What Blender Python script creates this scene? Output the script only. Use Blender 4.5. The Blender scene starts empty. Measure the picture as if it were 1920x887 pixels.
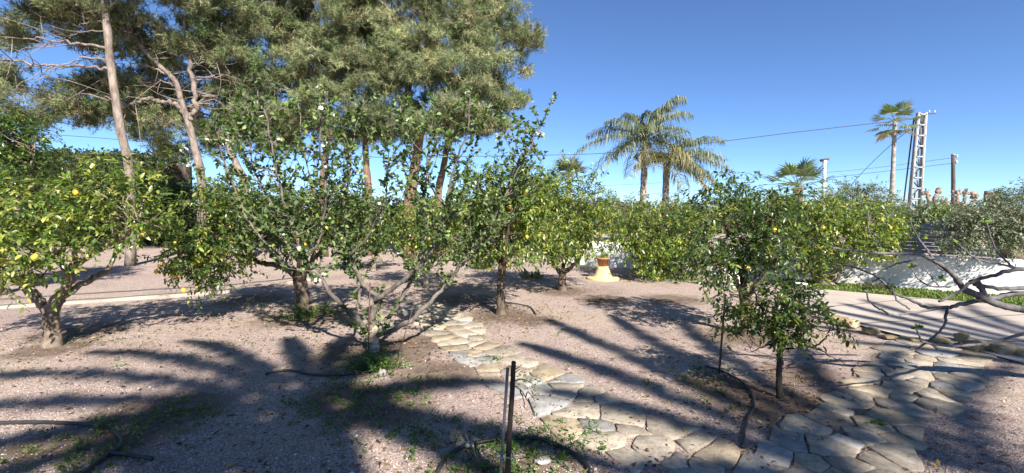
import bpy, math, random
import numpy as np
from mathutils import Vector, Matrix

# ------------------------------------------------------------------ camera, sky, sun, exposure
scene = bpy.context.scene
F, CX, CY, HOR, CAMH = 860.0, 960.0, 443.5, 400.0, 1.6
PITCH = math.atan((CY - HOR) / F)
cd = bpy.data.cameras.new('camera'); cam = bpy.data.objects.new('camera', cd)
scene.collection.objects.link(cam); scene.camera = cam
cd.sensor_width = 36.0; cd.lens = 36.0 * F / 1920.0; cd.clip_end = 3000; cd.clip_start = 0.05
cam.location = (0, 0, CAMH); cam.rotation_euler = (math.pi / 2 - PITCH, 0, 0)

ELEV, AZ = math.radians(36), math.radians(157)      # sun behind the camera, to the right
world = bpy.data.worlds.new('World'); scene.world = world; world.use_nodes = True
wn, wl = world.node_tree.nodes, world.node_tree.links
sky = wn.new('ShaderNodeTexSky'); sky.sky_type = 'NISHITA'; sky.sun_disc = False
sky.sun_elevation = ELEV; sky.sun_rotation = AZ
sky.altitude = 2000; sky.air_density = 0.8; sky.dust_density = 0.1; sky.ozone_density = 7.0
wl.new(sky.outputs[0], wn['Background'].inputs[0])
wn['Background'].inputs[1].default_value = 0.075
sl = bpy.data.lights.new('sun', 'SUN'); sun = bpy.data.objects.new('sun', sl); scene.collection.objects.link(sun)
sl.energy = 5.0; sl.angle = math.radians(0.8); sl.color = (1.0, 0.94, 0.85)
SUNV = Vector((math.sin(AZ) * math.cos(ELEV), math.cos(AZ) * math.cos(ELEV), math.sin(ELEV)))   # towards the sun
sun.rotation_euler = (-SUNV).to_track_quat('-Z', 'Y').to_euler(); sun.location = (5, -10, 12)
vs = scene.view_settings
vs.view_transform = 'Standard'; vs.look = 'None'; vs.gamma = 1.0; vs.exposure = 1.42; vs.use_curve_mapping = False
scene.render.engine = 'CYCLES'
scene.cycles.max_bounces = 8; scene.cycles.transparent_max_bounces = 8; scene.cycles.use_denoising = True

# ------------------------------------------------------------------ helpers
COL = scene.collection
RNG = np.random.default_rng(11)
random.seed(11)

def ray(px, py):
    xc, yc = (px - CX) / F, -(py - CY) / F
    return np.array([xc, math.cos(PITCH) + yc * math.sin(PITCH), -math.sin(PITCH) + yc * math.cos(PITCH)])
def at(px, py, d):
    r = ray(px, py); return np.array([0, 0, CAMH]) + r * (d / r[1])
def gp(px, py, z=0.0):
    r = ray(px, py); p = np.array([0, 0, CAMH]) + r * ((z - CAMH) / r[2]); return p

def tag(o, label=None, cat=None, group=None, kind=None):
    if label: o['label'] = label
    if cat: o['category'] = cat
    if group: o['group'] = group
    if kind: o['kind'] = kind
    return o
def empty(name, loc):
    o = bpy.data.objects.new(name, None); COL.objects.link(o); o.location = loc; o.empty_display_size = 0.2
    return o
def nrm(a):
    a = np.asarray(a, float); return a / np.maximum(np.linalg.norm(a, axis=-1, keepdims=True), 1e-9)
def base_of(parent):
    p = np.zeros(3)
    while parent is not None:
        p = p + np.array(parent.location); parent = parent.parent
    return p

class MB:
    """collects vertices / triangles / vertex colours in world space; build() links ONE mesh object"""
    def __init__(s): s.v = []; s.f = []; s.c = []; s.n = 0
    def add(s, v, f, c=None):
        v = np.asarray(v, np.float32).reshape(-1, 3); f = np.asarray(f, np.int32).reshape(-1, 3)
        s.v.append(v); s.f.append(f + s.n); s.n += len(v)
        if c is None: c = (1, 1, 1)
        c = np.asarray(c, np.float32)
        if c.ndim == 1: c = np.tile(c, (len(v), 1))
        s.c.append(c); return s
    def mesh(s, name, mat, org=(0, 0, 0), smooth=False):
        v = np.concatenate(s.v) - np.asarray(org, np.float32); f = np.concatenate(s.f); c = np.concatenate(s.c)
        me = bpy.data.meshes.new(name)
        me.vertices.add(len(v)); me.vertices.foreach_set('co', v.astype(np.float32).ravel())
        me.loops.add(len(f) * 3); me.loops.foreach_set('vertex_index', f.ravel())
        me.polygons.add(len(f)); me.polygons.foreach_set('loop_start', np.arange(0, len(f) * 3, 3, dtype=np.int32))
        me.update(calc_edges=True)
        a = me.color_attributes.new('Col', 'FLOAT_COLOR', 'POINT')
        a.data.foreach_set('color', np.concatenate([c, np.ones((len(c), 1), np.float32)], 1).ravel())
        if smooth: me.polygons.foreach_set('use_smooth', np.ones(len(f), bool))
        if mat: me.materials.append(mat)
        return me
    def build(s, name, mat, parent=None, smooth=False, kind=None, org=None):
        b = base_of(parent) if org is None else np.asarray(org, float)
        o = bpy.data.objects.new(name, s.mesh(name, mat, b, smooth)); COL.objects.link(o)
        if parent is not None: o.parent = parent
        elif org is not None: o.location = org
        if kind: o['kind'] = kind
        return o

def smooth_path(P, n):
    """Catmull-Rom through P, n samples per span"""
    P = np.asarray(P, float)
    if len(P) < 3: return np.array([P[0] + (P[-1] - P[0]) * t for t in np.linspace(0, 1, n + 1)])
    Q = np.vstack([2 * P[0] - P[1], P, 2 * P[-1] - P[-2]]); out = []
    for i in range(1, len(Q) - 2):
        p0, p1, p2, p3 = Q[i - 1:i + 3]
        for t in np.linspace(0, 1, n, endpoint=False):
            out.append(0.5 * (2 * p1 + (p2 - p0) * t + (2 * p0 - 5 * p1 + 4 * p2 - p3) * t * t + (3 * p1 - p0 - 3 * p2 + p3) * t ** 3))
    out.append(P[-1]); return np.array(out)
def tube(mb, P, r, sides=8, rough=0.0, cap=True, col=None):
    P = np.asarray(P, float); n = len(P); r = np.broadcast_to(np.asarray(r, float), (n,)).copy()
    T = nrm(np.gradient(P, axis=0)); ref = np.array([0.31, 0.17, 0.93]); 
    if abs(T[0] @ ref) > 0.9 or abs(T[-1] @ ref) > 0.95: ref = np.array([0.93, -0.3, 0.2])
    X = nrm(np.cross(T, ref)); Y = np.cross(T, X)
    a = np.linspace(0, 2 * math.pi, sides, endpoint=False)
    R = r[:, None] * (1 + rough * RNG.standard_normal((n, sides)))
    V = P[:, None] + R[..., None] * (np.cos(a)[None, :, None] * X[:, None] + np.sin(a)[None, :, None] * Y[:, None])
    V = V.reshape(-1, 3); f = []
    i = np.arange(n - 1)[:, None] * sides; j = np.arange(sides)[None]; k = (j + 1) % sides
    A, B, C, D = i + j, i + k, i + sides + k, i + sides + j
    f = np.concatenate([np.stack([A, B, C], -1).reshape(-1, 3), np.stack([A, C, D], -1).reshape(-1, 3)])
    if cap:
        e = n * sides; V = np.vstack([V, P[0], P[-1]])
        jj = np.arange(sides); kk = (jj + 1) % sides
        f = np.concatenate([f, np.stack([kk, jj, np.full(sides, e)], -1), np.stack([(n - 1) * sides + jj, (n - 1) * sides + kk, np.full(sides, e + 1)], -1)])
    mb.add(V, f, col); return mb
def box(mb, c, s, rot=None, col=None, jit=0.0):
    v = np.array([[x, y, z] for x in (-.5, .5) for y in (-.5, .5) for z in (-.5, .5)]) * np.asarray(s)
    if jit: v = v + RNG.uniform(-jit, jit, v.shape)
    if rot is not None: v = v @ np.asarray(rot).T
    f = [(0, 1, 3), (0, 3, 2), (4, 6, 7), (4, 7, 5), (0, 4, 5), (0, 5, 1), (2, 3, 7), (2, 7, 6), (0, 2, 6), (0, 6, 4), (1, 5, 7), (1, 7, 3)]
    mb.add(v + np.asarray(c), f, col); return mb
def bar(mb, a, b, w, h, col=None):
    a, b = np.asarray(a, float), np.asarray(b, float); y = nrm(b - a); z = np.array([0, 0, 1.]) if abs(y[2]) < .95 else np.array([0, 1., 0])
    x = nrm(np.cross(y, z)); z = np.cross(x, y)
    return box(mb, (a + b) / 2, (w, np.linalg.norm(b - a), h), np.stack([x, y, z], 1), col)
def lathe(mb, c, prof, sides=24, col=None):
    prof = np.asarray(prof, float); n = len(prof); a = np.linspace(0, 2 * math.pi, sides, endpoint=False)
    V = np.stack([prof[:, None, 0] * np.cos(a), prof[:, None, 0] * np.sin(a), np.broadcast_to(prof[:, None, 1], (n, sides))], -1).reshape(-1, 3) + np.asarray(c)
    i = np.arange(n - 1)[:, None] * sides; j = np.arange(sides)[None]; k = (j + 1) % sides
    A, B, C, D = i + j, i + k, i + sides + k, i + sides + j
    f = np.concatenate([np.stack([A, B, C], -1).reshape(-1, 3), np.stack([A, C, D], -1).reshape(-1, 3)])
    mb.add(V, f, col); return mb
def wob(p, s=1.0, k=0.0):
    """cheap smooth noise, about -1..1"""
    x, y, z = p[..., 0] * s + k, p[..., 1] * s + 1.7 * k, p[..., 2] * s - k
    return (np.sin(1.7 * x + 2.1 * y + .6) * np.cos(1.3 * z - .7 * x) + np.sin(2.9 * y - 1.9 * z + 1.1) * .7 + np.sin(3.7 * x + 1.1 * z - 2.3 * y) * .5) / 2.2

# leaf templates, along +Y, normal +Z
LEAF8 = (np.array([[0, 0, 0], [-.2, .3, .07], [.2, .3, .07], [-.17, .68, .05], [.17, .68, .05], [0, 1, -.1], [0, .3, 0], [0, .68, -.02]]),
         np.array([[0, 6, 1], [0, 2, 6], [1, 6, 7], [1, 7, 3], [6, 2, 4], [6, 4, 7], [3, 7, 5], [7, 4, 5]]))
LEAF4 = (np.array([[0, 0, 0], [-.23, .45, .07], [.23, .45, .07], [0, 1, -.06], [0, .5, 0]]), np.array([[0, 4, 1], [0, 2, 4], [1, 4, 3], [4, 2, 3]]))
LEAF2 = (np.array([[0, 0, 0], [-.2, .5, .04], [.2, .5, .04], [0, 1, 0]]), np.array([[0, 2, 1], [1, 2, 3]]))
def frames(d, n):
    d = nrm(d); x = nrm(np.cross(d, n)); z = np.cross(x, d); return np.stack([x, d, z], -1)
def leaves(mb, tmpl, pos, d, n, size, col):
    tv, tf = tmpl; N = len(pos); size = np.broadcast_to(size, (N,))
    M = frames(d, n) * size[:, None, None]
    V = np.einsum('nij,kj->nki', M, tv) + pos[:, None]
    Fc = tf[None] + (np.arange(N) * len(tv))[:, None, None]
    C = np.repeat(np.broadcast_to(col, (N, 3))[:, None], len(tv), 1)
    mb.add(V.reshape(-1, 3), Fc.reshape(-1, 3), C.reshape(-1, 3)); return mb
def thin(mb, a, b, w, col):
    """many straight 3-sided twigs from a to b"""
    d = nrm(b - a); x = nrm(np.cross(d, np.array([.3, .2, .93]))); y = np.cross(d, x); N = len(a); w = np.broadcast_to(w, (N,))[:, None]
    V = [a + w * (x * math.cos(t) + y * math.sin(t)) for t in (0, 2.09, 4.19)] + [b + .5 * w * (x * math.cos(t) + y * math.sin(t)) for t in (0, 2.09, 4.19)]
    V = np.stack(V, 1); f = np.array([[0, 1, 4], [0, 4, 3], [1, 2, 5], [1, 5, 4], [2, 0, 3], [2, 3, 5]])
    mb.add(V.reshape(-1, 3), (f[None] + (np.arange(N) * 6)[:, None, None]).reshape(-1, 3), col); return mb
def palette(N, cols, w, jit=.18):
    cols = np.asarray(cols, float); i = RNG.choice(len(cols), N, p=np.asarray(w) / np.sum(w))
    return np.clip(cols[i] * (1 + jit * RNG.standard_normal((N, 1))) * (1 + .06 * RNG.standard_normal((N, 3))), .004, .9)
def sph(N): return nrm(RNG.standard_normal((N, 3)))

# ------------------------------------------------------------------ materials
def mat(name):
    m = bpy.data.materials.new(name); m.use_nodes = True; nt = m.node_tree
    return m, nt, nt.nodes['Principled BSDF'], nt.nodes['Material Output']
def N(nt, t, **kw):
    n = nt.nodes.new(t)
    for k, v in kw.items():
        if k in n.inputs: n.inputs[k].default_value = v
        else: setattr(n, k, v)
    return n
def ramp(nt, stops):
    r = nt.nodes.new('ShaderNodeValToRGB'); e = r.color_ramp.elements
    while len(e) < len(stops): e.new(.5)
    for i, (p, c) in enumerate(stops): e[i].position = p; e[i].color = (*c, 1)
    return r
def foliage(name, rough=.42, trans=.3, spec=.45):
    m, nt, b, out = mat(name); L = nt.links.new
    a = N(nt, 'ShaderNodeAttribute', attribute_name='Col'); L(a.outputs['Color'], b.inputs['Base Color'])
    b.inputs['Roughness'].default_value = rough; b.inputs['Specular IOR Level'].default_value = spec
    g = N(nt, 'ShaderNodeMix', data_type='RGBA', blend_type='MULTIPLY'); g.inputs[0].default_value = 1
    L(a.outputs['Color'], g.inputs[6]); g.inputs[7].default_value = (1.5, 1.7, .55, 1)
    t = N(nt, 'ShaderNodeBsdfTranslucent'); L(g.outputs[2], t.inputs['Color'])
    x = N(nt, 'ShaderNodeMixShader'); x.inputs[0].default_value = trans
    L(b.outputs[0], x.inputs[1]); L(t.outputs[0], x.inputs[2]); L(x.outputs[0], out.inputs['Surface']); return m
def bark(name, c0, c1, scale=14, bump=.5, stretch=.35, rough=.9):
    m, nt, b, out = mat(name); L = nt.links.new
    tc = N(nt, 'ShaderNodeTexCoord'); mp = N(nt, 'ShaderNodeMapping'); mp.inputs['Scale'].default_value = (1, 1, stretch)
    L(tc.outputs['Object'], mp.inputs[0])
    n1 = N(nt, 'ShaderNodeTexNoise', Scale=scale, Detail=8.0, Roughness=.65); L(mp.outputs[0], n1.inputs[0])
    n2 = N(nt, 'ShaderNodeTexNoise', Scale=scale * .25, Detail=3.0); L(mp.outputs[0], n2.inputs[0])
    mx = N(nt, 'ShaderNodeMath', operation='ADD'); L(n1.outputs[0], mx.inputs[0]); L(n2.outputs[0], mx.inputs[1])
    r = ramp(nt, [(.36, c0), (.62, c1)]); hv = N(nt, 'ShaderNodeMath', operation='MULTIPLY'); hv.inputs[1].default_value = .5
    L(mx.outputs[0], hv.inputs[0]); L(hv.outputs[0], r.inputs[0]); L(r.outputs[0], b.inputs['Base Color'])
    bp = N(nt, 'ShaderNodeBump', Strength=bump, Distance=.02); L(n1.outputs[0], bp.inputs['Height']); L(bp.outputs[0], b.inputs['Normal'])
    b.inputs['Roughness'].default_value = rough; b.inputs['Specular IOR Level'].default_value = .2; return m
def plain(name, c, rough=.6, metal=0., noise=.15, scale=30, bump=.0):
    m, nt, b, out = mat(name); L = nt.links.new
    tc = N(nt, 'ShaderNodeTexCoord'); n1 = N(nt, 'ShaderNodeTexNoise', Scale=scale, Detail=6.0); L(tc.outputs['Object'], n1.inputs[0])
    c = np.array(c); r = ramp(nt, [(.3, tuple(c * (1 - noise))), (.7, tuple(np.minimum(c * (1 + noise), .95)))])
    L(n1.outputs[0], r.inputs[0]); L(r.outputs[0], b.inputs['Base Color'])
    b.inputs['Roughness'].default_value = rough; b.inputs['Metallic'].default_value = metal
    if bump:
        bp = N(nt, 'ShaderNodeBump', Strength=bump, Distance=.01); L(n1.outputs[0], bp.inputs['Height']); L(bp.outputs[0], b.inputs['Normal'])
    return m
def vcol(name, rough=.8, spec=.2):
    m, nt, b, out = mat(name); a = N(nt, 'ShaderNodeAttribute', attribute_name='Col'); nt.links.new(a.outputs['Color'], b.inputs['Base Color'])
    b.inputs['Roughness'].default_value = rough; b.inputs['Specular IOR Level'].default_value = spec; return m

M = {}
M['leaf'] = foliage('citrus_leaf', .33, .42, .6)
M['apple_leaf'] = foliage('apple_leaf', .5, .3, .35)
M['needle'] = foliage('pine_needle', .6, .2, .25)
M['palm'] = foliage('palm_leaf', .4, .22, .5)
M['olive'] = foliage('olive_leaf', .5, .18, .4)
M['weed'] = foliage('weed_leaf', .5, .3, .3)
M['petal'] = foliage('petal', .6, .35, .2)
M['litter'] = vcol('dry_leaf')
M['twig'] = vcol('twig_bark', .9)
M['citrus_bark'] = bark('citrus_bark', (.085, .062, .045), (.25, .2, .155), 22)
M['dark_bark'] = bark('dark_bark', (.04, .03, .022), (.14, .105, .08), 22)
M['black_bark'] = bark('black_bark', (.018, .014, .012), (.065, .05, .042), 30)
M['apple_bark'] = bark('apple_bark', (.055, .045, .038), (.185, .158, .135), 26)
M['apple_trunk'] = bark('apple_trunk_bark', (.22, .18, .13), (.50, .44, .34), 18, .5)
M['fig_bark'] = bark('fig_bark', (.055, .05, .05), (.16, .15, .15), 30, .3)
M['pine_bark'] = bark('pine_bark', (.075, .056, .047), (.255, .21, .175), 14, 1.0, .3)
M['pine_bark_red'] = bark('pine_bark_red', (.07, .04, .03), (.23, .145, .105), 14, 1.0, .3)
M['olive_bark'] = bark('olive_bark', (.09, .065, .045), (.26, .2, .15), 12, .8)
M['palm_bark'] = bark('palm_bark', (.13, .11, .095), (.38, .34, .30), 10, .6, 2.5)
M['plane_bark'] = bark('plane_bark', (.12, .08, .06), (.32, .24, .19), 8, .6, 1)
M['lemon'] = plain('lemon_skin', (.66, .40, .04), .5, 0, .1, 60, .15)
M['hose'] = plain('black_hose', (.028, .028, .03), .5, 0, .3, 20)
M['plaster'] = None
M['lath'] = plain('grey_lath', (.12, .115, .12), .85, 0, .25, 40, .3)
M['rust'] = plain('rusty_rod', (.075, .04, .028), .8, 0, .4, 60, .3)
M['tie'] = plain('turquoise_tie', (.03, .36, .34), .5)
M['concrete_pole'] = plain('concrete_pole', (.30, .295, .285), .9, 0, .3, 3, .3)
M['wood_pole'] = plain('wood_pole', (.08, .06, .056), .9, 0, .3, 6, .4)
M['cable'] = plain('cable', (.02, .02, .022), .6)
M['white_paint'] = plain('white_paint', (.72, .71, .68), .6, 0, .06, 8)
M['grey_metal'] = plain('grey_metal', (.17, .2, .25), .45, .0, .08, 5)
M['ochre'] = plain('ochre_plaster', (.50, .38, .19), .9, 0, .2, 14, .3)
M['cream'] = plain('cream_plaster', (.66, .55, .33), .9, 0, .1, 14, .3)
M['terracotta'] = plain('terracotta', (.34, .15, .08), .85, 0, .2, 20, .2)
M['glass_grey'] = plain('insulator', (.5, .5, .5), .2)

def ground_mat():
    m, nt, b, out = mat('pink_gravel'); L = nt.links.new
    tc = N(nt, 'ShaderNodeTexCoord'); P = tc.outputs['Object']
    v = N(nt, 'ShaderNodeTexVoronoi', Scale=88.0); L(P, v.inputs['Vector'])
    v2 = N(nt, 'ShaderNodeTexVoronoi', Scale=190.0); L(P, v2.inputs['Vector'])
    sp = N(nt, 'ShaderNodeSeparateColor'); L(v.outputs['Color'], sp.inputs[0])
    gr = ramp(nt, [(0, (.24, .172, .148)), (.3, (.36, .28, .242)), (.55, (.445, .36, .315)), (.8, (.50, .415, .365)), (1, (.59, .515, .465))]); L(sp.outputs[0], gr.inputs[0])
    n = N(nt, 'ShaderNodeTexNoise', Scale=.8, Detail=8.0); L(P, n.inputs[0])
    n3 = N(nt, 'ShaderNodeTexNoise', Scale=5.0, Detail=8.0, Roughness=.7); L(P, n3.inputs[0])
    tint = ramp(nt, [(.3, (.78, .73, .73)), (.5, (1, .97, .96)), (.68, (1.0, .97, .88))]); L(n.outputs[0], tint.inputs[0])
    mu = N(nt, 'ShaderNodeMix', data_type='RGBA', blend_type='MULTIPLY'); mu.inputs[0].default_value = 1; L(gr.outputs[0], mu.inputs[6]); L(tint.outputs[0], mu.inputs[7])
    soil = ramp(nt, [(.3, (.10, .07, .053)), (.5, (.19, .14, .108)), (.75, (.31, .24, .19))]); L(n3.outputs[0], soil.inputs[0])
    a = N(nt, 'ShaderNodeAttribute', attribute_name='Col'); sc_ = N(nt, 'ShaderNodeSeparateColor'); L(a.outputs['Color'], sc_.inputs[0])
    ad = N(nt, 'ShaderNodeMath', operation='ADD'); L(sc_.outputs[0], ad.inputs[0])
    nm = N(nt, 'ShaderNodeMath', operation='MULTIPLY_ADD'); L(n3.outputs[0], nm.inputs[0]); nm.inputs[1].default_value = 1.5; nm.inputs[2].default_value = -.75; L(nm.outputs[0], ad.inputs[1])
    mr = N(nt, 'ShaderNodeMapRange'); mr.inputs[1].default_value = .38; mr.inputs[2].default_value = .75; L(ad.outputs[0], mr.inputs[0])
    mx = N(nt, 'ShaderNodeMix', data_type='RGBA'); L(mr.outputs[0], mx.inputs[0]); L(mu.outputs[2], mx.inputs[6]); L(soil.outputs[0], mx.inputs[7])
    L(mx.outputs[2], b.inputs['Base Color']); b.inputs['Roughness'].default_value = .95; b.inputs['Specular IOR Level'].default_value = .15
    h = N(nt, 'ShaderNodeMath', operation='ADD'); L(v.outputs['Distance'], h.inputs[0]); L(v2.outputs['Distance'], h.inputs[1])
    bp = N(nt, 'ShaderNodeBump', Strength=.8, Distance=.012); bp.invert = True; L(h.outputs[0], bp.inputs['Height'])
    b2 = N(nt, 'ShaderNodeBump', Strength=.5, Distance=.04); L(n3.outputs[0], b2.inputs['Height']); L(bp.outputs[0], b2.inputs['Normal']); L(b2.outputs[0], b.inputs['Normal'])
    return m
def stone_mat(name, c0, c1, c2):
    m, nt, b, out = mat(name); L = nt.links.new
    tc = N(nt, 'ShaderNodeTexCoord'); oi = N(nt, 'ShaderNodeObjectInfo')
    va = N(nt, 'ShaderNodeVectorMath', operation='ADD'); L(tc.outputs['Object'], va.inputs[0]); L(oi.outputs['Location'], va.inputs[1])
    n = N(nt, 'ShaderNodeTexNoise', Scale=5.0, Detail=9.0, Roughness=.65); L(va.outputs[0], n.inputs[0])
    n2 = N(nt, 'ShaderNodeTexNoise', Scale=28.0, Detail=8.0, Roughness=.7); L(va.outputs[0], n2.inputs[0])
    r = ramp(nt, [(.3, c0), (.5, c1), (.72, c2)]); L(n.outputs[0], r.inputs[0])
    hsv = N(nt, 'ShaderNodeHueSaturation'); mr = N(nt, 'ShaderNodeMapRange'); mr.inputs[3].default_value = .72; mr.inputs[4].default_value = 1.18
    L(oi.outputs['Random'], mr.inputs[0]); L(mr.outputs[0], hsv.inputs['Value']); L(r.outputs[0], hsv.inputs['Color'])
    sp = ramp(nt, [(.35, (.72, .7, .68)), (.55, (1, 1, 1))]); L(n2.outputs[0], sp.inputs[0])
    mu = N(nt, 'ShaderNodeMix', data_type='RGBA', blend_type='MULTIPLY'); mu.inputs[0].default_value = 1; L(hsv.outputs[0], mu.inputs[6]); L(sp.outputs[0], mu.inputs[7])
    L(mu.outputs[2], b.inputs['Base Color']); b.inputs['Roughness'].default_value = .85; b.inputs['Specular IOR Level'].default_value = .25
    ad = N(nt, 'ShaderNodeMath', operation='ADD'); L(n.outputs[0], ad.inputs[0]); L(n2.outputs[0], ad.inputs[1])
    bp = N(nt, 'ShaderNodeBump', Strength=.6, Distance=.012); L(ad.outputs[0], bp.inputs['Height']); L(bp.outputs[0], b.inputs['Normal']); return m
def concrete_mat(name, c0, c1):
    m, nt, b, out = mat(name); L = nt.links.new
    tc = N(nt, 'ShaderNodeTexCoord'); n = N(nt, 'ShaderNodeTexNoise', Scale=1.3, Detail=10.0, Roughness=.65); L(tc.outputs['Object'], n.inputs[0])
    n2 = N(nt, 'ShaderNodeTexNoise', Scale=60.0, Detail=4.0); L(tc.outputs['Object'], n2.inputs[0])
    r = ramp(nt, [(.33, c0), (.62, c1)]); L(n.outputs[0], r.inputs[0]); sp = ramp(nt, [(.35, (.86, .85, .84)), (.6, (1, 1, 1))]); L(n2.outputs[0], sp.inputs[0])
    mu = N(nt, 'ShaderNodeMix', data_type='RGBA', blend_type='MULTIPLY'); mu.inputs[0].default_value = 1; L(r.outputs[0], mu.inputs[6]); L(sp.outputs[0], mu.inputs[7])
    L(mu.outputs[2], b.inputs['Base Color']); b.inputs['Roughness'].default_value = .9; b.inputs['Specular IOR Level'].default_value = .2
    bp = N(nt, 'ShaderNodeBump', Strength=.3, Distance=.004); L(n2.outputs[0], bp.inputs['Height']); L(bp.outputs[0], b.inputs['Normal']); return m
M['ground'] = ground_mat()
M['flag_a'] = stone_mat('flagstone_buff', (.24, .2, .155), (.36, .31, .245), (.44, .39, .32))
M['flag_b'] = stone_mat('flagstone_grey', (.19, .185, .18), (.29, .28, .265), (.39, .38, .355))
M['flag_c'] = stone_mat('flagstone_ochre', (.25, .19, .125), (.37, .30, .21), (.44, .375, .275))
M['rock'] = stone_mat('edging_rock', (.10, .07, .04), (.33, .25, .14), (.52, .43, .29))
M['pale_rock'] = stone_mat('pale_rock', (.22, .2, .18), (.36, .34, .31), (.48, .46, .42))
M['drive'] = concrete_mat('driveway_concrete', (.33, .285, .25), (.44, .385, .34))
M['kerb'] = concrete_mat('kerb_concrete', (.24, .2, .165), (.39, .335, .28))
M['plaster'] = concrete_mat('white_plaster', (.58, .56, .53), (.78, .775, .755))

# ------------------------------------------------------------------ ground
TREES = {'apple': gp(700, 662), 'l1': gp(100, 652), 'l2': gp(566, 592), 'c': gp(940, 590), 'd': gp(1055, 545), 's': gp(1462, 752),
         'f': gp(1398, 628), 'g': gp(1548, 537), 'stake': np.array([-.05, 2.5, 0]), 'b1': gp(800, 538)}
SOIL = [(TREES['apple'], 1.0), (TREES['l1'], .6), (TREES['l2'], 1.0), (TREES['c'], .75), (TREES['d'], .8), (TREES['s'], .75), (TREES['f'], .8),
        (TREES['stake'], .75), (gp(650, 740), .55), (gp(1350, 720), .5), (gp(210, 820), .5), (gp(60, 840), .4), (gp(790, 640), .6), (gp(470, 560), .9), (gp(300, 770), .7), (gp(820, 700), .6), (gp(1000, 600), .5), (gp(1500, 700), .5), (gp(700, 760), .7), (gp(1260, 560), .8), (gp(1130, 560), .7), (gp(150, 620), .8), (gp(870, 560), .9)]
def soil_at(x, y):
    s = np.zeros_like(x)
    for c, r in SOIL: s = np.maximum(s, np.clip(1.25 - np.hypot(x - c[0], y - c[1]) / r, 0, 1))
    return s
def ground_z(x, y):
    fade = np.clip((26 - y) / 10, 0, 1) * np.clip((14 - np.abs(x)) / 4, 0, 1)
    p = np.stack([x, y, np.zeros_like(x)], -1)
    return fade * (.010 * wob(p, .9) + .006 * wob(p, 3.1, 2.))
def axis(lo, hi, step, far):
    c = np.arange(lo, hi + 1e-6, step); g = []; d = step * 2; x = hi
    while x < far: x += d; d *= 1.35; g.append(x)
    h = []; d = step * 2; x = lo
    while x > -far: x -= d; d *= 1.35; h.append(x)
    return np.array(h[::-1] + list(c) + g)
gx, gy = axis(-9, 9, .1, 900), axis(.5, 12.5, .1, 900)
XX, YY = np.meshgrid(gx, gy); ZZ = ground_z(XX, YY) - .012
V = np.stack([XX, YY, ZZ], -1).reshape(-1, 3); nx = len(gx)
I = (np.arange(len(gy) - 1)[:, None] * nx + np.arange(nx - 1)[None]).ravel()
FF = np.concatenate([np.stack([I, I + 1, I + nx + 1], -1), np.stack([I, I + nx + 1, I + nx], -1)])
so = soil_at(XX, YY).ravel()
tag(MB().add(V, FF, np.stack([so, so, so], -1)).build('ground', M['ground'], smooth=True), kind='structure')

# loose gravel stones lying on top, near the camera
def pebbles(n):
    mb = MB(); px = RNG.uniform(-60, 1980, n); py = 560 + 400 * RNG.uniform(0, 1, n) ** .6
    P = np.array([gp(a, b) for a, b in zip(px, py)]); s = RNG.uniform(.003, .0085, n) * (1 + (RNG.uniform(0, 1, n) < .02) * 1.0)
    keep = RNG.uniform(0, 1, n) > soil_at(P[:, 0], P[:, 1]) * .8; P, s = P[keep], s[keep]; n = len(P)
    P[:, 2] = ground_z(P[:, 0], P[:, 1]) - .012 + s * .3
    o = np.array([[1, 0, 0], [0, 1, 0], [-1, 0, 0], [0, -1, 0], [0, 0, .7], [0, 0, -.7]]); f = np.array([[0, 1, 4], [1, 2, 4], [2, 3, 4], [3, 0, 4], [1, 0, 5], [2, 1, 5], [3, 2, 5], [0, 3, 5]])
    V = o[None] * s[:, None, None] * RNG.uniform(.6, 1.3, (n, 6, 1)); a = RNG.uniform(0, 6.3, n); c, q = np.cos(a), np.sin(a)
    V = np.stack([V[..., 0] * c[:, None] - V[..., 1] * q[:, None], V[..., 0] * q[:, None] + V[..., 1] * c[:, None], V[..., 2]], -1) + P[:, None]
    C = palette(n, [(.40, .315, .28), (.31, .235, .21), (.54, .47, .43), (.19, .14, .125)], [5, 3, 1.2, 1.2])
    mb.add(V.reshape(-1, 3), (f[None] + (np.arange(n) * 6)[:, None, None]).reshape(-1, 3), np.repeat(C, 6, 0))
    tag(mb.build('gravel', M['litter']), 'loose pinkish gravel stones strewn over the ground', kind='stuff'); 
pebbles(30000)

# dry leaves lying under the trees
mb = MB(); pts = []
for k, r, n in (('l1', 1.5, 350), ('l2', 1.8, 700), ('c', 1.2, 900), ('d', 1.5, 500), ('apple', 1.4, 1000), ('s', .9, 600), ('f', 1.6, 600), ('stake', .9, 500), ('b1', 1.8, 600)):
    c = TREES[k]; q = RNG.standard_normal((n, 2)) * r * .5; pts.append(np.stack([c[0] + q[:, 0], c[1] + q[:, 1]], -1))
n = 1400; pts.append(np.array([gp(a, b)[:2] for a, b in zip(RNG.uniform(0, 1900, n), RNG.uniform(600, 900, n))]))
P = np.concatenate(pts); P = P[P[:, 1] > 1.0]; n = len(P); P3 = np.column_stack([P, ground_z(P[:, 0], P[:, 1]) - .004])
d = sph(n); d[:, 2] *= .25
leaves(mb, LEAF4, P3, d, np.array([0, 0, 1.]) + .35 * sph(n), RNG.uniform(.02, .06, n), palette(n, [(.13, .08, .045), (.24, .15, .07), (.07, .045, .03), (.34, .24, .09)], [4, 3, 3, 1]))
tag(mb.build('leaf_litter', M['litter']), 'dry brown leaves lying on the soil under the trees', kind='stuff')

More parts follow.
